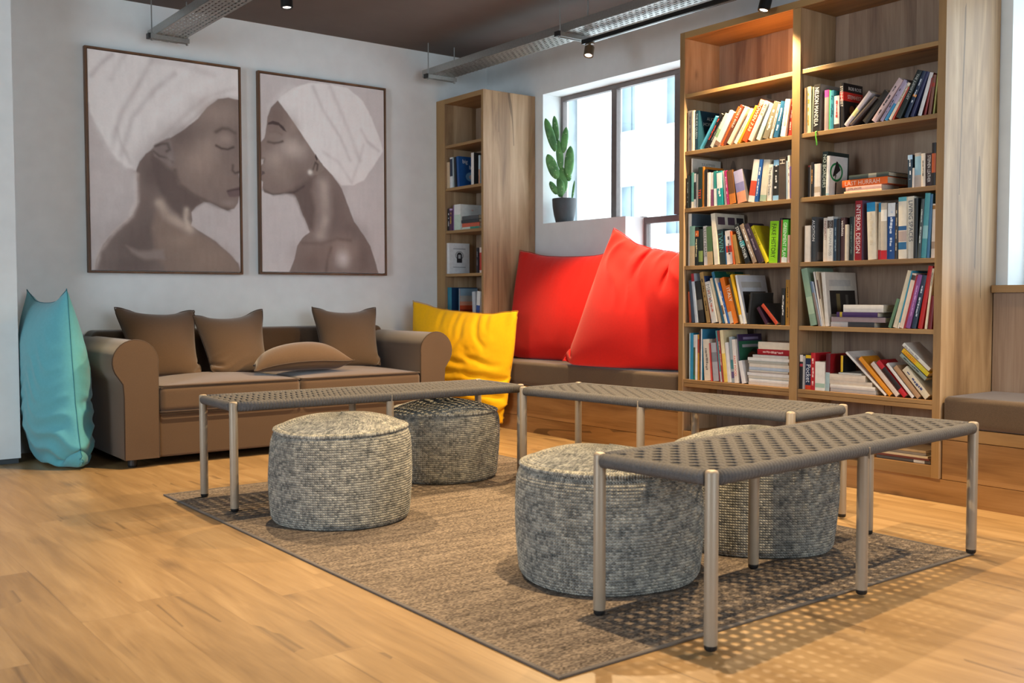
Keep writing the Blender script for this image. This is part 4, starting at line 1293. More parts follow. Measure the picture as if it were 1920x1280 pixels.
BOOKS = [
 ('W2', 'window', 'top', 1.779, [
  ('faded grey paperback','a8a29a',4.041,0.0323,0.2309,0,0.12,0.0,{'m': '6b655f'}),
  ('thin cream paperback','d8cbb2',4.0083,0.0187,0.2277,0.0,0.13,0.0,{}),
  ('dark teal hardback with pale cover lettering','15394a',3.9896,0.0267,0.2228,0.017,0.19,0.0,{'t': 'THE_ICE_QUEEN','tc': '9fb4bd','ct': 'ALICE/HOFFMAN:.82:.085:eef3f4'}),
  ('thin sky blue paperback','4fa3c4',3.9455,0.0125,0.2039,0.6135,0.13,0.0,{}),
  ('black paperback with red lettering','1c1a1c',3.9208,0.0187,0.2131,0.589,0.13,0.0,{'m': 'c8402f'}),
  ('charcoal paperback','26242a',3.899,0.0163,0.1871,0.6238,0.13,0.0,{'m': '8a8a8a'}),
  ('pale grey paperback with green patch','c9c9bd',3.8669,0.0199,0.2004,0.577,0.13,0.0,{'b': '86a883:.30:.55'}),
  ('white paperback with small picture','e6ddcf',3.8361,0.0343,0.2052,0.57,0.13,0.0,{'b': '8a6a55:.0:.12'}),
  ('burnt orange paperback','c65a24',3.7982,0.0193,0.2293,0.5608,0.13,0.0,{}),
  ("orange and brown FOOL'S GOLD paperback",'6b3a2c',3.7734,0.0212,0.233,0.558,0.13,0.0,{'t': "FOOL'S_GOLD",'tc': 'f0e6d8','b': 'd9432a:.62:1'}),
  ('cream paperback behind the brown spine','e4d3b5',3.7442,0.0251,0.2201,0.6034,0.13,0.0,{}),
  ('ivory paperback with dark emblem','e9dfd0',3.7079,0.0256,0.2052,0.6283,0.13,0.0,{'m': 'b9a58c'}),
  ('narrow mustard paperback','e09a2b',3.6684,0.0155,0.2167,0.5742,0.13,0.0,{}),
  ('thick orange novel with white lettering','df5326',3.6385,0.0321,0.2358,0.5499,0.14,0.0,{'t': 'BOWEN_7.30','tc': 'f3ddc0','b': 'e9d08a:.93:1'}),
  ('cream paperback with RULE lettering','e2d6bd',3.5968,0.0276,0.2222,0.5275,0.13,0.0,{'t': 'RULE','tc': '3a3430'}),
  ('pale green paperback','b7cfc0',3.5476,0.0263,0.2004,0.4461,0.13,0.0,{'b': 'e8eee9:.4:1'}),
  ('olive grey paperback','77715f',3.5047,0.0358,0.1973,0.3882,0.12,0.0,{'m': 'd8d2c0'}),
  ('cream slim paperback','e8dec8',3.4552,0.0142,0.1807,0.3131,0.12,0.0,{'m': '8f3b2e'}),
  ('blue paperback with white lettering','2b6287',3.4291,0.0269,0.1874,0.2545,0.13,0.0,{'m': 'cfe0ea'}),
  ('thick white paperback','efe9de',3.3854,0.0295,0.1911,0.1681,0.13,0.0,{'m': 'b9b0a2'}),
  ('bright red paperback','d9392b',3.3421,0.0159,0.1892,0.0938,0.13,0.0,{'m': 'f3cdbf'}),
 ]),
 ('W3', 'window', 'second', 1.453, [
  ('thin black paperback','1f2423',4.041,0.0149,0.1882,0,0.09,0.0,{'m': '9aa09c'}),
  ('tall white book with grey cover','e2dccf',4.026,0.0113,0.2855,0.0,0.24,0.02,{'ct': 'SULAYMAN/TABLE:.9:.055:77736d'}),
  ('teal and cream paperback','5b9a95',4.0135,0.0191,0.2024,0,0.12,0.0,{'b': 'e5dcc8:.0:.18'}),
  ('white paperback with black middle','e4e0d8',3.992,0.0147,0.195,0,0.12,0.0,{'b': '2c2a2a:.25:.75'}),
  ('cream paperback','e0d2bd',3.9751,0.018,0.1895,0,0.12,0.0,{}),
  ('dark green TEST paperback','1d2e2c',3.9539,0.0264,0.2272,0,0.14,0.0,{'t': 'TEST','tc': 'd6402a'}),
  ('orange and yellow paperback','e0882a',3.9249,0.0152,0.2267,0,0.16,0.0,{}),
  ('black hardback','231f20',3.9074,0.0194,0.21,0,0.16,0.0,{}),
  ('white slim paperback','ded6cc',3.8857,0.0176,0.1902,0,0.12,0.0,{}),
  ('plum purple paperback','8a4a6f',3.865,0.0208,0.1882,0,0.12,0.0,{'b': 'e6dcd5:.5:1'}),
  ('white paperback with teal upper half','dfe3dc',3.8383,0.024,0.1931,-0.0275,0.13,0.0,{'b': '2f8f88:.5:1'}),
  ('teal paperback with white top','1f8f92',3.8087,0.0364,0.1897,-0.0548,0.13,0.0,{'b': 'e7ece7:.5:.95','m': 'e7ece7'}),
  ('cream paperback leaning on teal spine','e6dac6',3.7624,0.0166,0.1899,-0.1048,0.12,0.0,{}),
  ('magenta paperback','b02a68',3.7423,0.0165,0.1888,-0.1217,0.12,0.0,{'m': 'efcfdc'}),
  ('brown paperback with orange flecks','6e4a2c',3.7211,0.0415,0.1864,-0.1423,0.13,0.0,{'b': 'c9772f:.0:.3'}),
  ('sunset coloured paperback','8a86b4',3.6681,0.0604,0.1797,-0.1861,0.14,0.0,{'b': 'e59a76:.0:.34,b9b3d4:.62:1','c': '5f5b5c'}),
  ('white paperback with red figures','ece5db',3.599,0.041,0.2278,0.1631,0.14,0.0,{'b': 'd5543a:.15:.5'}),
  ('royal blue paperback','2a5fa4',3.5529,0.0211,0.2253,0.1415,0.14,0.0,{'m': 'dfe8f0'}),
  ('pale cream paperback with green base','dcd5bf',3.5241,0.0422,0.22,0.1113,0.15,0.0,{'b': '9db79f:.0:.15'}),
  ('white paperback with Black Swan lettering','e9e2d4',3.47,0.0265,0.1911,0.0489,0.13,0.0,{'t': 'The_Black_Swan','tc': '2a2828'}),
  ('black paperback with light blue ends','2b2927',3.4378,0.0363,0.212,0.0199,0.14,0.0,{'b': '8fc0e4:.0:.12,8fc0e4:.86:1','m': 'cfcfcf'}),
  ('thick grey brown paperback with large initial','4f443c',3.398,0.0451,0.2204,0.0087,0.15,0.0,{'t': 'H','tc': 'd9d0c4'}),
  ('pale blue and yellow paperback','9fb5c4',3.3483,0.0115,0.1995,-0.0133,0.13,0.0,{}),
  ('tall white paperback','ece4d8',3.3354,0.0139,0.2258,-0.0182,0.14,0.0,{'m': 'a08a80'}),
  ('narrow purple paperback','6a4a8c',3.3204,0.0097,0.1673,-0.0212,0.12,0.0,{}),
 ]),
 ('W4', 'window', 'third', 1.123, [
  ('tall book with slate blue cover','d9d5cc',4.041,0.0246,0.2995,0,0.26,0.015,{'c': '5d6b76'}),
  ('sage and sand paperback','7fa79a',4.016,0.0398,0.2262,0.0,0.13,0.0,{'b': 'c8b08c:.0:.5'}),
  ('black paperback with flame picture','1b2020',3.9762,0.0256,0.2197,0.0,0.13,0.0,{'m': 'e0d7a8','b': 'c9622b:.75:.9'}),
  ('black paperback with yellow speckles','23302b',3.9501,0.0301,0.2066,0,0.13,0.0,{'b': '8aa05a:.1:.4'}),
  ('white paperback with faint lettering','e5ded6',3.911,0.028,0.2214,-0.0426,0.13,0.0,{'t': 'LESLEY_PEARSE','tc': '6a615c'}),
  ('olive green paperback','4d6a45',3.879,0.0387,0.2156,-0.0601,0.13,0.0,{'b': 'b79c74:.0:.35'}),
  ('tall cream book with three small pictures','e6dcc8',3.8289,0.0301,0.2884,-0.1038,0.25,0.0,{'pics': '1'}),
  ('dark green paperback with pale lettering','2a3a3b',3.7987,0.043,0.1962,-0.1029,0.13,0.0,{'t': 'TWIN','tc': '5fa39a'}),
  ('thin blue paperback','3f86b8',3.7536,0.0097,0.1643,-0.0912,0.12,0.0,{}),
  ('white paperback with red blot','e2d8d0',3.7419,0.0401,0.187,-0.1021,0.13,0.0,{'b': 'c6392c:.35:.55','m': '4a4444'}),
  ('thin orange paperback','d8662e',3.6921,0.0113,0.1833,-0.1535,0.12,0.0,{}),
  ('mustard brown paperback','a98243',3.6739,0.0244,0.1633,-0.195,0.12,0.0,{}),
  ('black thriller leaning at the middle','1d2225',3.6084,0.032,0.2288,-0.3715,0.13,0.0,{'t': 'STEPHEN_LEATHER','tc': 'e9edec','b': '2f8b93:.42:.55'}),
  ('tan paperback with silver title','9d8772',3.5574,0.0265,0.2306,-0.4247,0.13,0.0,{'m': 'f3efe8'}),
  ('dark purple paperback','3a2c39',3.5183,0.0313,0.2318,-0.4644,0.13,0.0,{'m': '8a7a86'}),
  ('bright yellow paperback','e3cf22',3.4804,0.0203,0.2233,-0.4758,0.13,0.0,{'t': 'THE_MIDDLE','tc': '6d6410'}),
  ('lime green FAKE HISTORY paperback','8fd014',3.4579,0.0562,0.2205,0.0391,0.14,0.0,{'t': 'FAKE_HISTORY','tc': '1f2a10','c': '8a8f92'}),
  ('thin black hardback','232024',3.3971,0.0149,0.235,0.0465,0.15,0.0,{}),
  ('narrow red brown paperback','a44a2c',3.3774,0.006,0.224,0.0251,0.13,0.0,{}),
  ('grass green paperback fading to white','4fae3a',3.3711,0.0345,0.2235,0.0397,0.14,0.0,{'t': 'GREENMENT_PLAN','tc': 'e4f2da','b': 'e2e6dc:.0:.12'}),
  ('narrow pink paperback','c9a59b',3.3324,0.0129,0.1427,0.0099,0.12,0.0,{}),
 ]),
 ('W5', 'window', 'fourth', 0.795, [
  ('thin brick red paperback','b4512f',4.0209,0.0162,0.1791,-0.0652,0.12,0.0,{}),
  ('dark steel blue paperback','39485a',3.996,0.0218,0.2444,-0.1106,0.14,0.0,{}),
  ('silver paperback with red top','b9c3cf',3.9702,0.0208,0.2832,-0.125,0.15,0.0,{'b': 'a3272f:.84:1'}),
  ('black photo paperback','262626',3.9422,0.039,0.2394,-0.1536,0.14,0.0,{'b': '6b6862:.3:.55'}),
  ('tan paperback with dark lettering','b08d55',3.8912,0.0277,0.2924,-0.198,0.16,0.0,{'m': '3d2f1e'}),
  ('narrow navy and red paperback','2d3d66',3.8566,0.0083,0.2731,-0.2198,0.16,0.0,{'b': 'a9452f:.1:.5'}),
  ('white grey MEDIA paperback','cfcdc8',3.8434,0.037,0.2381,-0.2383,0.15,0.0,{'t': 'MEDIA','tc': '7b7f86','m': 'b86a58'}),
  ('cream slim paperback','e3cfac',3.7972,0.016,0.2616,-0.2701,0.13,0.0,{}),
  ('tall teal and green atlas','2c6f8f',3.7729,0.0197,0.2997,-0.2961,0.25,0.0,{'c': '1d5b4b','ct': 'TODAY:.97:.05:d9c23c'}),
  ('striped white and brown paperback','d9cfc0',3.7462,0.012,0.2645,-0.3181,0.14,0.0,{'b': '7a5a40:.2:.4'}),
  ('blue paperback with white lettering','2f62a8',3.7333,0.0124,0.2386,-0.3199,0.14,0.0,{'m': 'e6e6ea'}),
  ('orange paperback with cream stripe','ee7a1c',3.7198,0.0284,0.2631,-0.3023,0.14,0.0,{'b': 'f0dcc0:.0:.25'}),
  ('orange ITALY guide with white lettering','ec7f24',3.6902,0.0304,0.2182,-0.2941,0.14,0.0,{'t': 'ITALY','tc': 'fff0dc'}),
  ('olive brown paperback','6d5a34',3.6499,0.013,0.2623,-0.3208,0.15,0.0,{}),
  ('bright yellow paperback with white foot','f0b81f',3.6362,0.017,0.2805,-0.2907,0.15,0.0,{'b': 'f2ecd8:.0:.18'}),
  ('white magazine with dark photo','e4e4e6',3.6183,0.0134,0.2738,-0.2312,0.24,0.0,{'c': 'dfe0e4','photo': '1'}),
  ('black picture book leaning inward','2a2a2b',3.5939,0.0143,0.1721,0.118,0.18,0.0,{'c': '3b3d3c'}),
  ('maroon paperback tipped over','4a2436',3.4782,0.0202,0.1055,-0.5955,0.14,0.0,{}),
  ('red spined black paperback tipped over','c2492c',3.4069,0.0196,0.1406,-0.7694,0.15,0.0,{'c': '2b2b2b'}),
  ('black paperback with white lettering','242424',3.3684,0.0236,0.1942,0,0.14,0.0,{'m': 'e6e2dc'}),
  ('golden brown paperback','a87a2e',3.342,0.0234,0.2382,0,0.14,0.0,{'m': '5d441c'}),
 ]),
 ('W6', 'window', 'bottom', 0.468, [
  ('white and pale blue paperback','c5dbe2',4.0229,0.01,0.2671,0,0.14,0.0,{}),
  ('sky blue paperback','2f8fb4',4.0113,0.0225,0.2674,0,0.14,0.0,{}),
  ('green photo paperback with white top','5c6b45',3.9862,0.0161,0.2585,0,0.13,0.0,{'b': 'e0dfd8:.72:1,2f8a6a:.0:.1'}),
  ('white slim paperback','e5e2dd',3.9676,0.0136,0.2601,0,0.13,0.0,{}),
  ('amber paperback','d99a2b',3.9488,0.0131,0.2605,-0.0143,0.13,0.0,{'b': 'c0462b:.6:.9'}),
  ('thin dark red paperback','4a2a2a',3.9335,0.0083,0.28,-0.0208,0.13,0.0,{}),
  ('tall navy and blue book','e0dedd',3.9252,0.0086,0.2927,0,0.22,0.0,{'c': '3d87ae'}),
  ('thick cream paperback','e8dac2',3.9014,0.0468,0.2354,-0.063,0.13,0.0,{'m': '8c8174'}),
  ('narrow coral paperback','d0524a',3.8509,0.006,0.2155,-0.0789,0.13,0.0,{}),
  ('silver grey paperback','b9babc',3.8387,0.0411,0.2172,-0.1011,0.13,0.0,{'b': '8d9093:.5:.75'}),
  ('narrow crimson paperback','9c1b3a',3.7891,0.0076,0.2471,-0.1381,0.13,0.0,{}),
  ('teal paperback with pale foot','4f9aa0',3.7793,0.0138,0.289,-0.1449,0.14,0.0,{'b': 'c9d3d0:.0:.2'}),
  ('brick red paperback','9c3f37',3.7654,0.0142,0.2893,-0.145,0.14,0.0,{'m': 'e4c7b7'}),
  ('tall cream and yellow book','ecdcae',3.7509,0.0231,0.292,-0.1265,0.21,0.0,{'b': 'e8c45c:.0:.55'}),
  ('white slim paperback beside the yellow','ebe6df',3.7269,0.0218,0.2233,-0.1127,0.13,0.0,{}),
  ('grey paperback with teal squares','a9b6b8',3.7031,0.0217,0.2555,-0.0994,0.14,0.0,{'b': '4f8f92:.3:.5,6a5a84:.1:.24'}),
  ('white FAST FOOD paperback with red title','ece4d8',3.6783,0.0238,0.2415,-0.0991,0.13,0.0,{'t': 'FAST_FOOD','tc': 'd5331f'}),
  ('tall chef book with purple top','3f3a52',3.6525,0.0079,0.2705,-0.1072,0.2,0.02,{'c': '2f6a4f','chef': '1'}),
  ('folded sheaf of white papers','e9e7e4',3.6302,0.0252,0.1262,-0.2161,0.18,0.0,{}),
 ]),
 ('D2', 'divider', 'top', 1.779, [
  ('narrow red brown paperback','6d3b30',3.247,0.0089,0.2312,0,0.13,0.0,{}),
  ('slim peach paperback','d8a878',3.2379,0.0089,0.2304,0.0,0.13,0.0,{}),
  ('thick pale yellow paperback','e6d3a2',3.2291,0.0282,0.2343,0.0,0.13,0.0,{'m': 'c99a3c'}),
  ('slim grey green paperback','8b9683',3.2008,0.0093,0.2294,0.0362,0.13,0.0,{}),
  ('black autobiography with white lettering','26221f',3.1882,0.0378,0.2377,0.0236,0.17,0.0,{'t': 'NELSON_MANDELA','tc': 'f2eee6','c': '8c8680'}),
  ('pink and grey paperback','9b8a88',3.1224,0.0257,0.2015,0,0.13,0.0,{'b': 'b23f8c:.82:1'}),
  ('narrow leaf green paperback','55b13a',3.0944,0.008,0.1974,0,0.13,0.0,{}),
  ('teal blue paperback','3d8fa0',3.0847,0.023,0.1922,0,0.14,0.0,{'m': '1f4f5c'}),
  ('white paperback with red lettering','e7ddd0',3.0585,0.0289,0.1612,0,0.1,0.0,{'m': 'c9403a','b': '3a2f2c:.0:.14'}),
  ('black STEINHEIST thriller with red band','1d1819',3.025,0.0226,0.2201,-0.0262,0.16,0.0,{'t': 'STEINHEIST','tc': 'f0e8e0','b': 'c8281f:.6:.8','stein': '1'}),
  ('pale lilac paperback leaning far over','b7aeb4',3.0024,0.0225,0.1972,0.7607,0.13,0.0,{'b': 'd9cf8f:.3:.5'}),
  ('dark brown paperback leaning far over','4f4340',2.9696,0.017,0.177,0.8656,0.13,0.0,{}),
  ('black paperback leaning far over','292522',2.902,0.031,0.1752,0.7339,0.13,0.0,{}),
  ('pink grey paperback','c9b0b0',2.8491,0.0249,0.2275,0.6663,0.14,0.0,{'m': '4f4647'}),
  ('lilac paperback','a99bb2',2.8092,0.0166,0.2133,0.6199,0.13,0.0,{'m': '3a3540'}),
  ('blue and lilac paperback','2f86b8',2.7821,0.0147,0.1929,0.5873,0.13,0.0,{'b': 'b9abc2:.45:1'}),
  ('cream paperback with dark lettering','e7dac2',2.7582,0.0138,0.1853,0.555,0.13,0.0,{'t': 'The_Other_Swan','tc': '2c2826'}),
  ('narrow brick red paperback','b8452c',2.7381,0.0071,0.1618,0.5234,0.13,0.0,{}),
  ('dark green black thriller','1f2826',2.7183,0.0242,0.229,0.4812,0.14,0.0,{'t': "THE_JUDGE'S_LIST",'tc': 'c9cfca'}),
  ('navy thriller with pale lettering','27354c',2.6808,0.0189,0.2184,0.4324,0.14,0.0,{'m': 'd0d6de','b': 'e0903a:.45:.5'}),
  ('midnight blue paperback','2c3054',2.6469,0.0157,0.2086,0.371,0.14,0.0,{}),
  ('thick white paperback with red foot','dcd8d6',2.6139,0.0181,0.1968,0.2945,0.15,0.0,{'c': '8e3a36'}),
  ('maroon paperback','8a2f2a',2.5814,0.0101,0.1679,0.2103,0.13,0.0,{}),
  ('brown paperback with red stamp','7f5142',2.5597,0.0141,0.1769,0.1402,0.14,0.0,{'b': 'a8402f:.7:.8'}),
  ('narrow lime paperback','b9b76a',2.5389,0.007,0.2148,0.1013,0.14,0.0,{}),
 ]),
 ('D3', 'divider', 'second', 1.453, [
  ('thin black paperback with red top','211d1d',3.2167,0.0123,0.1619,0,0.13,0.0,{'b': '7a2622:.95:1'}),
  ('thin grey paperback','a8a39b',3.2025,0.0079,0.1621,0,0.13,0.0,{}),
  ('black paperback with orange lettering','2b2724',3.1924,0.0156,0.1754,0,0.13,0.0,{'m': 'd99a50'}),
  ('white paperback with small drawing','e6dcd0',3.1748,0.0363,0.1642,0,0.12,0.0,{'b': 'c9b49c:.12:.3'}),
  ('dark green hardback with grey title','26332f',3.1354,0.0306,0.2213,0.0256,0.18,0.0,{'t': 'NO_BORDERS','tc': 'b9c4bd'}),
  ('white paperback with green ring and horn','e4e1dc',3.1018,0.018,0.1968,0.0249,0.15,0.0,{'ring': '1','b': '9fc4c8:.0:.05'}),
  ('dark navy paperback with white lettering','263a4a',2.6577,0.023,0.1528,-0.0233,0.13,0.0,{'b': 'a8c4dc:.86:1','m': 'dfe6ea'}),
  ('narrow white grey paperback','d0cac4',2.6328,0.0086,0.0904,0,0.12,0.0,{}),
  ('beige and blue paperback','b8ab9f',2.6222,0.0316,0.158,-0.018,0.13,0.0,{'b': '8fb6c6:.35:.9'}),
  ('cream slim paperback','e5d6c2',2.588,0.0185,0.1526,-0.0182,0.12,0.0,{'m': '7d7468'}),
  ('dark maroon thriller with white lettering','3c2a2a',2.5681,0.031,0.1511,0,0.13,0.0,{'t': 'STEPHEN_LEATHER','tc': 'e8e2dc'}),
  ('black paperback with orange stripe','1f1c1c',2.5345,0.0189,0.1944,0,0.14,0.0,{'b': 'b8582b:.3:.75'}),
 ]),
 ('D4', 'divider', 'third', 1.123, [
  ('plain white paperback','dcd2c6',3.2274,0.0331,0.1853,0,0.12,0.0,{}),
  ('grey black portrait paperback','3a3d40',3.1907,0.0254,0.228,0,0.15,0.0,{'t': 'AUDITION','tc': 'e0e0de','c': '5f5f60','face': '1'}),
  ('cream INEQUALITY paperback with red lettering','d9cfc0',3.1196,0.023,0.2185,0,0.13,0.0,{'t': 'INEQUALITY','tc': '8a3a34'}),
  ('white paperback with small portrait','d9d6ce',3.0944,0.0337,0.223,0,0.14,0.0,{'t': 'JONATHAN_ROSS','tc': '8a8f92','b': '4a3f3a:.74:.92'}),
  ('dark blue paperback','2f4a60',3.0588,0.0207,0.2105,0,0.14,0.0,{'m': '8fa4b2'}),
  ('black slim paperback','1f1e20',3.036,0.0201,0.2067,0,0.13,0.0,{}),
  ('maroon paperback with white lettering','4a3030',3.0139,0.0245,0.2138,0,0.13,0.0,{'t': 'vendetta','tc': 'efe9e4'}),
  ('narrow cream paperback','d9ccb4',2.9867,0.0165,0.1777,0,0.12,0.0,{}),
  ('black green paperback','222c2a',2.9682,0.0224,0.2152,0,0.13,0.0,{'m': '6a7a70'}),
  ('thin pale paperback','d6c6b0',2.9428,0.0077,0.2144,0,0.13,0.0,{}),
  ('tall red INTERIOR DESIGN book','8f1420',2.9329,0.0378,0.2903,0,0.22,0.0,{'t': 'INTERIOR_DESIGN','tc': 'efe3e0','c': '6a5a72'}),
  ('thick white book with blue top','e2d5bd',2.8564,0.0447,0.2757,-0.0429,0.2,0.0,{'b': '1f86b8:.84:1','m': 'd9c9ac'}),
  ('cream book with blue top and red foot','dccdb4',2.8093,0.0174,0.2714,0,0.2,0.0,{'b': '1f86b8:.84:1,c4202a:.0:.17'}),
  ('grey paperback with white sticker','c4b8a6',2.7865,0.0305,0.2686,-0.0164,0.18,0.0,{'b': 'ece6dc:.68:.88,c4202a:.0:.16'}),
  ('royal blue book with white top','1d4a86',2.7559,0.0391,0.266,0,0.18,0.0,{'b': 'e3e3e2:.76:1','m': 'c4d0e0'}),
  ('narrow black book with cream lettering','3a342f',2.7143,0.0139,0.2609,0,0.16,0.0,{'m': 'cbbd9f'}),
  ('thick white book with blue blocks','e6dbc6',2.6951,0.0408,0.2893,-0.0142,0.2,0.0,{'b': '2f6a94:.15:.27,b9a49a:.28:.45,2f5f8f:.46:.53,5fa9b4:.93:1'}),
  ('tall cream LIVING SPACES book','e0d6c4',2.6514,0.0327,0.2899,-0.0236,0.22,0.0,{'t': 'LIVING_SPACES','tc': '3c4452'}),
  ('slim black book','24282a',2.6184,0.0183,0.2787,0,0.2,0.0,{}),
  ('dark grey book with pale lettering','3f4a4c',2.5984,0.0153,0.2725,0.0583,0.2,0.0,{'m': 'b9c2c2'}),
  ('teal marbled hardback','4f9aa0',2.5819,0.025,0.2979,0.0569,0.22,0.0,{'b': '8fc0c0:.3:.5'}),
  ('narrow blue hardback','3a6f98',2.554,0.0136,0.292,0.0457,0.2,0.0,{}),
  ('white paperback with tan label','e8ddce',2.5344,0.0188,0.247,0.021,0.14,0.0,{'b': 'a8793f:.9:.97,b09a84:.17:.3'}),
 ]),
 ('D5', 'divider', 'fourth', 0.795, [
  ('sage green marbled hardback','8aa58c',3.1828,0.0369,0.2977,-0.2122,0.22,0.0,{'b': 'a9bfa2:.2:.5'}),
  ('slate brown paperback','8c7a72',3.1381,0.0146,0.232,-0.2382,0.16,0.0,{'b': '6a7f96:.75:1'}),
  ('pale blue slim book','a9b6c8',3.1211,0.006,0.2326,-0.2434,0.15,0.0,{}),
  ('white slim book','e4dcd2',3.1145,0.0076,0.2815,-0.2031,0.18,0.0,{}),
  ('cream book with brown top','dccbb0',3.1067,0.006,0.2808,-0.1862,0.18,0.0,{'b': '6a4a3a:.5:.85'}),
  ('large white magazine with stage photo','e0d8cb',3.1003,0.0213,0.2731,-0.1094,0.27,0.0,{'photo': '1'}),
  ('green paperback against the slanted row','5f8062',2.745,0.0146,0.1441,0.3105,0.12,0.0,{}),
  ('cream slim book','ead9b8',2.7217,0.0224,0.2778,0.2658,0.2,0.0,{}),
  ('teal slim book','2f87a2',2.6932,0.007,0.2768,0.2426,0.2,0.0,{'b': 'e6dfd0:.0:.1'}),
  ('cream pink slim book','e6cdb6',2.6847,0.0206,0.2634,0.2422,0.18,0.0,{'b': '4a3a34:.88:.97'}),
  ('narrow crimson book','b01f34',2.6638,0.0091,0.255,0.2409,0.18,0.0,{}),
  ('plum purple book','8a4f8f',2.6507,0.0205,0.2554,0.2303,0.18,0.0,{'m': 'c79acb'}),
  ('navy book with white lettering','2f3d50',2.6241,0.022,0.2527,0.2094,0.18,0.0,{'m': 'd9dde2'}),
  ('scarlet hardback','b8201c',2.5914,0.0212,0.2933,0.1671,0.22,0.0,{}),
  ('cream hardback with dark lettering','e2d3b6',2.5561,0.0103,0.2805,0.1184,0.2,0.0,{'t': 'KELLY_HOPPEN','tc': '3a332c'}),
  ('dark red slim book','7a1a1e',2.5413,0.0174,0.1543,0.0876,0.15,0.0,{}),
 ]),
 ('D6', 'divider', 'bottom', 0.468, [
  ('black paperback with white and red top','221f20',3.247,0.0192,0.1766,0,0.13,0.0,{'b': 'e4d8cc:.8:1,b0323a:.66:.74'}),
  ('grey slim paperback','b4b2ae',3.2278,0.0084,0.1721,0.0117,0.13,0.0,{}),
  ('navy pocket dictionary with yellow top','24304e',3.219,0.039,0.1763,0.0089,0.12,0.0,{'t': 'Pocket','tc': 'eef0f2','b': 'f0c31e:.91:1,e0481f:.0:.12'}),
  ('red dictionary paperback','b8202a',3.1787,0.0261,0.1906,0.0052,0.13,0.0,{'m': 'f0c9c0'}),
  ('white glossy paperback','e9e4da',3.1517,0.0565,0.1468,0.0013,0.14,0.0,{'b': 'a9c4b0:.1:.25'}),
  ('pale blue paperback with maroon top','a9c0c0',3.095,0.0244,0.189,0.0192,0.22,0.0,{'c': '9a1a20','b': '5a1f2a:.5:1'}),
 ]),
 ('K2', 'wall', 'second', 1.779, [
  ('beige slim paperback','cdb391',6.53,0.0324,0.1986,0,0.12,0.0,{}),
  ('navy paperback with white foot','23324a',6.4974,0.0393,0.2322,0.0,0.13,0.0,{'b': 'dfe3e6:.0:.38,e4e4e2:.95:1'}),
  ('pale grey slim paperback','9fb0b4',6.4523,0.0202,0.2289,-0.0248,0.12,0.0,{}),
  ('black slim paperback','26282c',6.4256,0.0235,0.2279,-0.0475,0.12,0.0,{}),
  ('blue hardback with swirling cover','1f4f8a',6.3951,0.0284,0.2309,-0.0737,0.2,0.0,{'big': '1'}),
  ('white paperback with black portrait cover','ddd8d2',6.2137,0.032,0.2366,0,0.16,0.0,{'c': '2f2f30','face': '2'}),
  ('pale blue slim paperback','bcd2dc',6.1049,0.0157,0.2068,0,0.13,0.0,{'b': 'b98a72:.0:.5'}),
 ]),
 ('K3', 'wall', 'third', 1.453, [
  ('black paperback with white lettering','222126',6.53,0.0345,0.1709,0.0199,0.12,0.0,{'m': 'e2e2e2'}),
  ('purple paperback with yellow lettering','54304f',6.4955,0.037,0.167,0.0199,0.12,0.0,{'m': 'e0b63a','b': 'c3a2cc:.92:1'}),
  ('mauve slim paperback','8a6f9a',6.4582,0.0194,0.1917,0.0189,0.12,0.0,{}),
  ('thick white book with orange YES cover word','e0e2de',6.4363,0.0844,0.1934,0.0083,0.2,0.0,{'ct': 'YES!:.78:.05:d8622a','b': 'c3d8c8:.0:.6'}),
 ]),
 ('K4', 'wall', 'fourth', 1.123, [
  ('white hardback with archway drawing','dfe2e4',6.53,0.0342,0.2361,0,0.19,0.0,{'arch': '1'}),
  ('black slim book against the side','28242a',6.1366,0.0265,0.1852,0,0.14,0.0,{'m': '8a8488'}),
  ('white and red slim book','e0cfc4',6.1042,0.0246,0.1858,0,0.13,0.0,{'b': 'b8433a:.1:.8'}),
 ]),
 ('K5', 'wall', 'bottom', 0.795, [
  ('tall teal picture book','2f7f96',6.53,0.0539,0.2219,0,0.24,0.0,{'c': '173a5c'}),
  ('grey white slim book','b9c0c8',6.2003,0.0402,0.1876,-0.0411,0.14,0.0,{}),
  ('white and blue leaning paperback','e3e2de',6.1485,0.0429,0.19,0.0951,0.14,0.0,{'b': '2f4f94:.0:.45'}),
 ]),
]
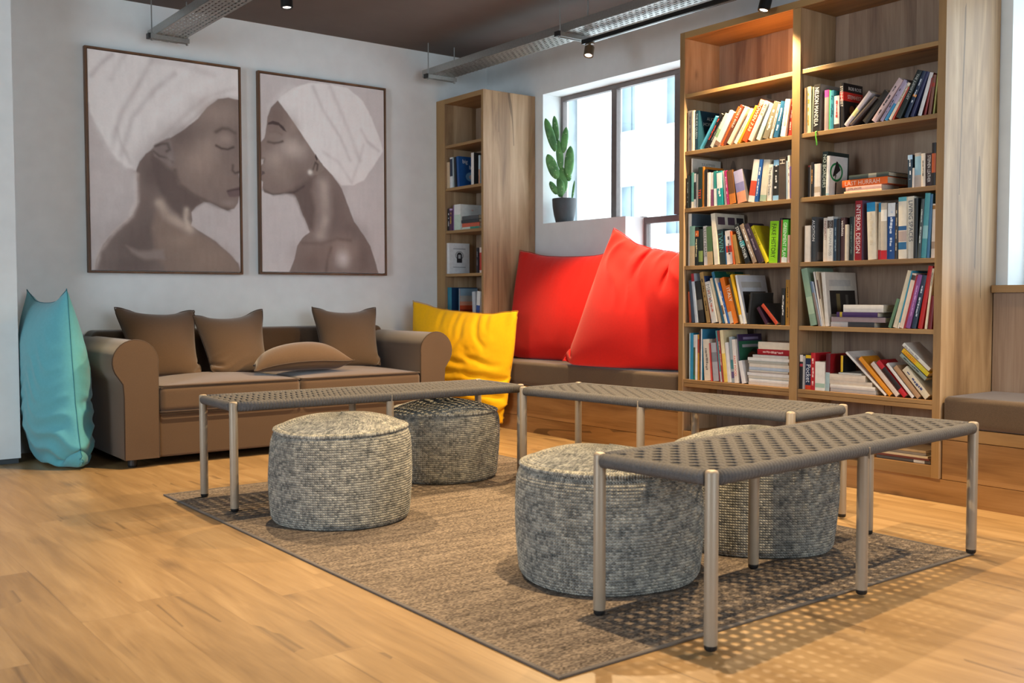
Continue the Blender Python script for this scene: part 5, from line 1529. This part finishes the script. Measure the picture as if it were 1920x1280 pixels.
LYING = [
 ('window', 'bottom', [
  ('cream magazine','e2d8c6',3.323,0.468,0.0158,0.2646,0.2,0.0,{}),
  ('white magazine','e9e6e0',3.3203,0.4842,0.0175,0.2632,0.2,0.0,{}),
  ('cream magazine','dcd0bb',3.3214,0.5021,0.0149,0.269,0.2,0.0,{}),
  ('white magazine','ebe8e2',3.3193,0.5173,0.0166,0.2803,0.2,0.0,{}),
  ('grey magazine','a9a6a2',3.3225,0.5344,0.0131,0.2594,0.2,0.0,{}),
  ('pale blue magazine','c2cad2',3.3203,0.5479,0.0166,0.2655,0.2,0.0,{}),
  ('cream magazine','e3dac8',3.3203,0.5649,0.0166,0.2632,0.2,0.0,{}),
  ('grey green magazine','b3b2a6',3.3235,0.5819,0.0158,0.264,0.2,0.0,{}),
  ('white magazine','ece8df',3.3193,0.5981,0.0166,0.2734,0.2,0.0,{}),
  ('pale grey magazine','cfcac2',3.3214,0.6151,0.0158,0.2348,0.2,0.0,{}),
  ('red hardback','a81420',3.3182,0.6313,0.0306,0.2142,0.2,0.0,{'m': 'e0b0a8'}),
  ('thick cream paperback','e4d6bf',3.3193,0.6623,0.0385,0.2041,0.2,0.0,{}),
 ]),
 ('divider', 'second', [
  ('thin cream paperback','e6cfa8',2.7917,1.453,0.0095,0.208,0.15,0.0,{}),
  ('pale pink paperback with black capitals','dcb4a6',2.7953,1.4629,0.0214,0.1969,0.15,0.0,{'t': 'JON_SNOW','tc': '2a2426'}),
  ('orange LAST HURRAH hardback','ee6a22',2.7651,1.4847,0.0339,0.2499,0.17,0.0,{'t': 'LAST_HURRAH','tc': 'f6d8c0'}),
  ('dark patterned hardback','3a4442',2.7563,1.519,0.0205,0.2169,0.18,0.0,{'b': '8a8a80:.3:.5'}),
 ]),
 ('divider', 'fourth', [
  ('white and black paperback','b9b5b2',2.8259,0.795,0.0242,0.2458,0.16,0.0,{'b': '3a3a3c:.0:.6'}),
  ('mauve hardback','a08c8c',2.7676,0.8196,0.024,0.3021,0.2,0.0,{}),
  ('purple hardback with yellow band','3f2a5c',2.8033,0.8439,0.0241,0.2284,0.18,0.0,{'b': 'b09a2f:.86:.92'}),
  ('thick brown covered book','d9d4cc',2.772,0.8684,0.036,0.2213,0.2,0.0,{}),
 ]),
 ('divider', 'bottom', [
  ('grey glossy magazine','b4aea8',2.807,0.468,0.0186,0.2567,0.25,0.0,{}),
  ('white glossy magazine','d8d2ca',2.8115,0.487,0.0186,0.2542,0.25,0.0,{}),
  ('cream glossy magazine','d9c9b4',2.8296,0.506,0.0203,0.2409,0.25,0.0,{}),
  ('thick cream magazine','dfcfba',2.8662,0.5267,0.031,0.2034,0.25,0.0,{}),
  ('thin pale grey magazine','c2c4bf',2.8893,0.5581,0.0082,0.1277,0.22,0.0,{}),
 ]),
 ('wall', 'third', [
  ('green and white paperback','c9d2c4',6.115,1.453,0.0166,0.225,0.13,0.0,{'b': '3a8a72:.0:.5'}),
  ('red and white paperback','c65a40',6.115,1.47,0.0287,0.227,0.13,0.0,{}),
  ('black and cream paperback','33363a',6.115,1.4991,0.0243,0.227,0.13,0.0,{}),
  ('charcoal paperback','4a4d50',6.115,1.5238,0.0276,0.213,0.13,0.0,{}),
 ]),
 ('wall', 'bottom', [
  ('white lying paperback','e2dace',6.2123,0.795,0.026,0.2062,0.14,0.0,{}),
 ]),
 ('divider', 'lowest', [
  ('black and white magazine','5a5654',2.5229,0.167,0.0151,0.2783,0.24,0.0,{'b': 'd9d4cc:.1:.3'}),
  ('glossy dark magazine','6b3a34',2.526,0.1825,0.0093,0.2854,0.24,0.0,{}),
  ('cream folder','cdbda0',2.5321,0.1922,0.0105,0.269,0.25,0.0,{}),
  ('grey magazine','8a8078',2.5446,0.2031,0.0105,0.2195,0.24,0.0,{}),
  ('tan magazine','b59c78',2.5477,0.2141,0.0117,0.1964,0.22,0.0,{}),
 ]),
]
LEAN = [
  ('divider','bottom','white slim magazine leaning on the stack','e8e2d8',2.7571,0.468,0.0104,0.2973,-0.8449,0.22,{}),
  ('divider','bottom','orange paperback','e8951f',2.735,0.468,0.0208,0.2409,-0.7849,0.14,{}),
  ('divider','bottom','cream pink paperback','e0cdbc',2.699,0.468,0.0222,0.2036,-0.7545,0.14,{}),
  ('divider','bottom','red paperback with black stripe','c4202a',2.66,0.468,0.0229,0.2156,-0.7545,0.14,{'b': '2a2020:.2:.8'}),
  ('divider','bottom','slim white paperback','e6dfd6',2.6173,0.468,0.0141,0.2049,-0.7393,0.14,{}),
  ('divider','bottom','tan paperback','b89068',2.5903,0.468,0.0218,0.1859,-0.7388,0.14,{}),
  ('divider','bottom','cream paperback with blue lettering','dccfb2',2.551,0.468,0.031,0.1755,-0.7388,0.14,{'m': '46507a'}),
]# ------------------------------------------------------------------ books
ORD = ['first', 'second', 'third', 'fourth', 'fifth', 'sixth', 'seventh', 'eighth', 'ninth', 'tenth', 'eleventh', 'twelfth', 'thirteenth', 'fourteenth',
       'fifteenth', 'sixteenth', 'seventeenth', 'eighteenth', 'nineteenth', 'twentieth', 'twenty-first', 'twenty-second', 'twenty-third', 'twenty-fourth', 'twenty-fifth', 'twenty-sixth']
BM = {}
def bmat(h):
    if h not in BM:
        BM[h] = plain('book_cover_' + h, h, .42, 0, .07, 35, 0, .4)
    return BM[h]
def paper():
    t = NT('page_edges')
    x, y, z = t.sep(t.coord())
    n = t.noise(t.vec(t.math('MULTIPLY', x, 40.0), t.math('MULTIPLY', y, 1600.0), t.math('MULTIPLY', z, 40.0)), 1.0, 2)
    return t.base(t.ramp(n, [(.3, lin('b9ac95')), (.7, lin('e6dcc8'))]), .85, spec=.15)
M['pages'] = paper()
TXT = {}
def text_mesh(s):
    """flat lettering, one unit cap height, starting at the origin"""
    if s not in TXT:
        c = bpy.data.curves.new('lettering', 'FONT')
        c.body = s
        c.size = 1.0
        c.resolution_u = 2
        o = bpy.data.objects.new('lettering', c)
        COL.objects.link(o)
        me = bpy.data.meshes.new_from_object(o.evaluated_get(bpy.context.evaluated_depsgraph_get()))
        V = [tuple(v.co) for v in me.vertices]
        F = [tuple(p.vertices) for p in me.polygons]
        bpy.data.objects.remove(o); bpy.data.curves.remove(c); bpy.data.meshes.remove(me)
        x0, x1 = min(v[0] for v in V), max(v[0] for v in V)
        y0, y1 = min(v[1] for v in V), max(v[1] for v in V)
        TXT[s] = ([(v[0] - x0, v[1] - y0) for v in V], F, x1 - x0, y1 - y0)
    return TXT[s]
def spine_text(m, s, t, h, z0, z1, fill, mi=0, front=-.0012):
    """lettering that reads down the spine between z1 (start) and z0"""
    V, F, w_, hh = text_mesh(s)
    k = min((z1 - z0) / w_, t * fill / hh)
    sy = min(t * fill / hh, k * 1.5)
    yc = -t / 2
    P = [(front, yc + hh * sy / 2 - v[1] * sy if False else yc - (v[1] - hh / 2) * sy, z1 - v[0] * k) for v in V]
    m.add(P, F, mi)
    return k * w_
def cover_text(m, s, x0, x1, zc, size, y, mi=0):
    V, F, w_, hh = text_mesh(s)
    k = min((x1 - x0) / w_, size / hh)
    m.add([(x0 + (x1 - x0 - w_ * k) / 2 + v[0] * k, y, zc + (v[1] - hh / 2) * size / hh) for v in V], F, mi)
def book(kind, label, group, loc, tilt, t, h, d, col, o, rng, cat='book'):
    """local frame: x into the shelf, -y across the thickness, z up the spine"""
    hard = h > .2
    c = .0022 if t > .012 else .0012
    lip = .002 if hard else .0004
    mats = [bmat(col)]
    def mi(hx):
        b = bmat(hx)
        if b not in mats: mats.append(b)
        return mats.index(b)
    m = MB()
    # spine: three facets, slightly rounded, cut into colour bands along the height
    bands = []
    for b in o.get('b', '').split(','):
        if b:
            hx, lo, hi = b.split(':')
            bands.append((float(lo or 0), float(hi or 1), mi(hx)))
    cuts = sorted({0.0, 1.0} | {v for b in bands for v in b[:2]})
    r = min(.0016, t * .12)
    prof = [(c, 0), (r * .4, 0), (0, -t * .16), (-r * .35, -t * .5), (0, -t * .84), (r * .4, -t), (c, -t)]
    for a, b in zip(cuts, cuts[1:]):
        k = 0
        for lo, hi, i in bands:
            if lo - 1e-6 <= (a + b) / 2 <= hi + 1e-6: k = i
        V = [(p[0], p[1], a * h) for p in prof] + [(p[0], p[1], b * h) for p in prof]
        n = len(prof)
        F = [(i, i + 1, n + i + 1, n + i) for i in range(n - 1)]
        m.add(V, F, k)
    n = len(prof)
    for zz, fl in ((0, 1), (h, 0)):
        V = [(p[0], p[1], zz) for p in prof]
        m.add(V, [tuple(range(n)) if fl else tuple(range(n - 1, -1, -1))])
    cv = mi(o['c']) if 'c' in o else 0
    m.box(c, d, -c, 0, 0, h, 0 if 'c' not in o else cv)
    m.box(c, d, -t, -t + c, 0, h, cv)
    # marks too small to read: little raised dashes in the ink colour
    if 'm' in o:
        k = mi(o['m'])
        z = h * (.88 - .1 * rng.random())
        end = h * (.12 + .2 * rng.random())
        while z > end:
            L = min(z - end, rng.choice((.006, .009, .012, .016)) * (1 + h))
            wd = t * (.16 + .22 * rng.random())
            yc = -t * (.5 + rng.choice((0, 0, .06, -.06)))
            m.add([(-.0009, yc - wd / 2, z - L), (-.0009, yc + wd / 2, z - L), (-.0009, yc + wd / 2, z), (-.0009, yc - wd / 2, z)], [(0, 1, 2, 3)], k)
            z -= L + rng.choice((.002, .002, .003, .02))
    ye = -t - .0004
    def decal(x0, x1, z0, z1, hx, e=0.0): m.add([(x0, ye - e, z0), (x1, ye - e, z0), (x1, ye - e, z1), (x0, ye - e, z1)], [(0, 1, 2, 3)], mi(hx))
    def disc(cx, cz, rx, rz, hx, e=0.0, hole=0.0, seg=28):
        k = mi(hx)
        V = [(cx + rx * q * math.cos(6.2832 * i / seg), ye - e, cz + rz * q * math.sin(6.2832 * i / seg)) for q in (1, hole) for i in range(seg)]
        m.add(V, [(i, (i + 1) % seg, seg + (i + 1) % seg, seg + i) for i in range(seg)], k)
    if 'ring' in o:
        disc(d * .38, h * .60, d * .36, h * .24, '1d8a4a', 0, .78)
        k = mi('26201f')
        zc = h * .62
        m.add([(d * .18, ye - .0003, zc - .022), (d * .22, ye - .0003, zc - .03), (d * .60, ye - .0003, zc + .008), (d * .44, ye - .0003, zc + .048), (d * .36, ye - .0003, zc + .05)], [(0, 1, 2, 3, 4)], k)
        m.add([(d * .30, ye - .0003, zc - .05), (d * .38, ye - .0003, zc - .02), (d * .32, ye - .0003, zc - .01)], [(0, 1, 2)], k)
        decal(d * .33, d * .40, .004, h * .34, '26201f')
    if 'arch' in o:
        disc(d * .5, h * .60, d * .2, h * .14, '8f9296', 0, .82)
        disc(d * .5, h * .60, d * .13, h * .10, '2f2c30', .0002)
        decal(d * .37, d * .63, h * .36, h * .56, '2f2c30', .0002)
        decal(d * .44, d * .56, h * .5, h * .62, 'b9bcc0', .0004)
        for z in (.80, .20): decal(d * .2, d * .8, h * z, h * (z + .03), 'a7abb0')
    if 'pics' in o:
        for x0 in (.08, .42, .72): decal(d * x0, d * (x0 + .24), h * .78, h * .93, '5a4650' if x0 < .5 else '3a3438')
    if 'photo' in o:
        decal(d * .1, d * .92, h * .22, h * .66, '2e2a28'); decal(d * .3, d * .42, h * .26, h * .6, '7a6a45', .0003); decal(d * .6, d * .68, h * .24, h * .58, '5f5a52', .0003)
        decal(d * .1, d * .8, h * .74, h * .86, 'c9c4bc')
    if 'chef' in o:
        decal(c, d, h * .86, h, '3f2f55'); decal(d * .15, d * .9, h * .73, h * .79, 'b9bcc4'); decal(d * .2, d * .85, h * .89, h * .94, '8f86a8', .0003)
        disc(d * .55, h * .42, d * .26, h * .22, '6b4634', .0003); disc(d * .66, h * .5, d * .24, h * .2, '1f2a22', .0002)
    if 'stein' in o:
        decal(c, d, h * .60, h * .80, 'c8281f'); cover_text(m, 'ROB ROSE', d * .25, d * .92, h * .89, h * .075, ye - .0004, mi('d9d4d0'))
        cover_text(m, 'STEINHEIST', d * .2, d * .92, h * .70, h * .085, ye - .0004, mi('f0e8e0'))
        disc(d * .42, h * .4, d * .13, h * .11, '8a5a3a', .0003); decal(d * .2, d * .62, h * .06, h * .28, '5f4420', .0002)
        decal(d * .62, d * .95, h * .42, h * .56, '6a5a4a', .0002)
    if o.get('face') == '1':
        disc(d * .6, h * .68, d * .22, h * .17, 'a5a4a2', .0003); decal(d * .1, d * .9, h * .04, h * .22, '8a8a88', .0002)
    if o.get('face') == '2':
        disc(d * .55, h * .70, d * .22, h * .15, 'b9b6b2', .0003); disc(d * .55, h * .36, d * .3, h * .2, '6b6a6a', .0002); decal(d * .3, d * .8, h * .07, h * .11, 'd0cec8', .0003)
    if 'big' in o:
        cover_text(m, 'big', d * .12, d * .5, h * .82, h * .17, ye - .0003, mi('e6eaf2')); cover_text(m, 'bing', d * .35, d * .98, h * .64, h * .17, ye - .0003, mi('e6eaf2'))
        disc(d * .55, h * .34, d * .24, h * .15, '6f9ac0', .0002); disc(d * .58, h * .33, d * .12, h * .08, 'c9a9a0', .0004)
    if 'ct' in o:
        for part in [o['ct']]:
            q = part.split(':')
            ls = q[0].split('/')
            z = float(q[1])
            for s in ls:
                cover_text(m, s.replace('_', ' '), d * .18, d * .92, h * z, h * float(q[2]), ye - .0003, mi(q[3])); z -= float(q[2]) * 1.7
    root = obj(kind, m, mats, world=False)
    root.location = loc
    root.rotation_euler = (tilt, 0, 0)
    tag(root, label, cat, group)
    obj('page_block', MB().box(c + .0003, d - lip - .001, -t + c + .0002, -c - .0002, lip, h - lip), M['pages'], root, world=False)
    if 't' in o:
        mt = MB()
        s = o['t'].replace('_', ' ')
        z1, z0 = h * .93, h * .12
        if o['t'] == 'FAST_FOOD': z1, z0 = h * .62, h * .10
        if o['t'] == 'Pocket': z1, z0 = h * .72, h * .20
        if o['t'] == 'TEST': z1, z0 = h * .45, h * .18
        if o['t'] == 'H': z1, z0 = h * .95, h * .85
        spine_text(mt, s, t, h, z0, z1, .62 if len(s) > 6 else .7, 0, -.0016)
        obj('title', mt, bmat(o['tc']), root, world=False)
    return root
PLACE = {'window': ('from the window', 'bookcase {} row'), 'divider': ('past the divider', 'bookcase {} row'), 'wall': ('from the wall', 'corner bookcase {} shelf')}
GRP = {'window': 'books on the {} book row, window bay', 'divider': 'books on the {} book row, end panel bay', 'wall': 'books on the {} corner shelf'}
rng = random.Random(12)
XFR = 4.357
for key, bay, row_, z, items in BOOKS:
    for i, (desc, col, Y, t, h, a, d, sb, o) in enumerate(items):
        h_ = h
        dz = t * math.sin(a) if a > 0 else 0
        k, pl = PLACE[bay]
        lab = f'{desc}, {ORD[i]} {k}, {pl.format(row_)}'
        kind = 'magazine' if 'magazine' in desc or 'papers' in desc else 'book'
        sb2 = sb + rng.choice((0, 0, .003, .006, .01)) if sb == 0 else sb
        book(kind, lab, GRP[bay].format(row_), (XFR + sb2, Y, z + dz + .0006), a, t, h_, min(d, .265), col, o, rng, kind)
WHERE = {('window', 'bottom'): 'pile by the divider', ('divider', 'second'): 'flat pile on the second row', ('divider', 'fourth'): 'flat pile on the fourth row',
         ('divider', 'bottom'): 'bottom row pile', ('wall', 'third'): 'corner bookcase third shelf pile', ('wall', 'bottom'): 'corner bookcase bottom shelf', ('divider', 'lowest'): 'lowest compartment pile'}
for bay, row_, items in LYING:
    for i, (desc, col, Yr, z, t, L, d, sb, o) in enumerate(items):
        wh = WHERE[(bay, row_)]
        lab = f'{desc}, {ORD[i]} from the base, {wh}' if len(items) > 1 else f'{desc} under the sunset picture book, {wh}'
        kind = 'magazine' if 'magazine' in desc else ('folder' if 'folder' in desc else 'book')
        book(kind, lab, 'flat pile: ' + wh, (XFR + .004 + rng.random() * .012, Yr, z + .0006 * (1 + i * .3)), -math.pi / 2, t, L, d, col, o, rng, kind)
for bay, row_, desc, col, Y, z, t, h, a, d, o in LEAN:
    kind = 'magazine' if 'magazine' in desc else 'book'
    book(kind, f'{desc}, among the slanted bottom row books' if len(desc.split()) > 4 else f'{desc}, among the slanted bottom row books near the end panel', 'slanted books on the bottom row', (XFR + .006, Y, z + .0006), a, t, h, d, col, o, rng, kind)
# two paperbacks resting across the slanted row, against the end panel
def P2(Y, z, t, h, a, desc, col, o):
    book('book', desc, 'slanted books on the bottom row', (XFR + .012, Y, z), a, t, h, .13, col, o, rng)
aa = -math.radians(50)
P2(2.558, .556, .017, .17, aa, 'grey green paperback directly above the slanted cream one by the end panel', '8f9a8c', {'m': '3f4a44'})
P2(2.5475, .5755, .021, .172, aa, 'yellow CHEATS paperback resting on the slanted bottom row', 'e8b81f', {'t': 'CHEATS!', 'tc': 'd9541c', 'b': 'd9c62a:.0:.45'})
P2(2.5395, .601, .017, .178, aa, 'white Duvet Diet paperback topmost on the slanted bottom row', 'e4e0d2', {'t': 'the_Duvet_Diet', 'tc': '4a5566'})
# small picture book standing on the lying white one, corner bookcase
sk = book('book', 'small sunset coloured picture book standing on a lying white book', None, (4.375, 6.395, .8245), 0, .012, .185, .17, '7f97a6', {'c': 'c9603a'}, rng)
for k, (z0, z1, hx) in enumerate(((.0, .12, '8a2a1c'), (.12, .28, 'c04a28'), (.28, .45, 'c98a70'), (.45, .7, 'a9a39c'), (.7, 1.0, '7f9aac'))):
    pass
m = MB()
for z0, z1, i in ((.0, .14, 0), (.14, .30, 1), (.30, .46, 2), (.46, .70, 3), (.70, 1.0, 4)):
    m.add([(.003, -.0125, z0 * .185), (.169, -.0125, z0 * .185), (.169, -.0125, z1 * .185), (.003, -.0125, z1 * .185)], [(0, 1, 2, 3)], i)
obj('cover_picture', m, [bmat('8a2a1c'), bmat('c04a28'), bmat('c98a70'), bmat('a9a39c'), bmat('7f9aac')], sk, world=False)
book('notebook', 'small black notebook with yellow spine standing on the bottom row magazines', None, (4.372, 3.012, .5695), 0, .0125, .082, .11, 'e6b81f', {'c': '1c1b1d'}, rng, 'notebook')
# bookmark ribbon hanging over the shelf edge
rb = MB()
V = [(4.344 - .001 * math.sin(i), 3.155 - .004 * i / 6 - .001, 1.781 - .0) for i in range(2)]
pth = [(4.37, 3.156, 1.7805), (4.349, 3.156, 1.7805), (4.3425, 3.1555, 1.776), (4.3415, 3.154, 1.755), (4.341, 3.150, 1.735), (4.341, 3.147, 1.72), (4.342, 3.148, 1.708)]
for p in pth: rb.v += [(p[0], p[1] + .004, p[2]), (p[0], p[1] - .004, p[2])]
rb.f = [(2 * i, 2 * i + 1, 2 * i + 3, 2 * i + 2) for i in range(len(pth) - 1)]
rb.mi = [0] * len(rb.f)
r_ = obj('bookmark_ribbon', rb, bmat('5fae3a'), loc=(4.345, 3.155, 1.708))
so_ = r_.modifiers.new('thickness', 'SOLIDIFY'); so_.thickness = .0006
tag(r_, 'green bookmark ribbon hanging over the top book row shelf edge', 'ribbon')
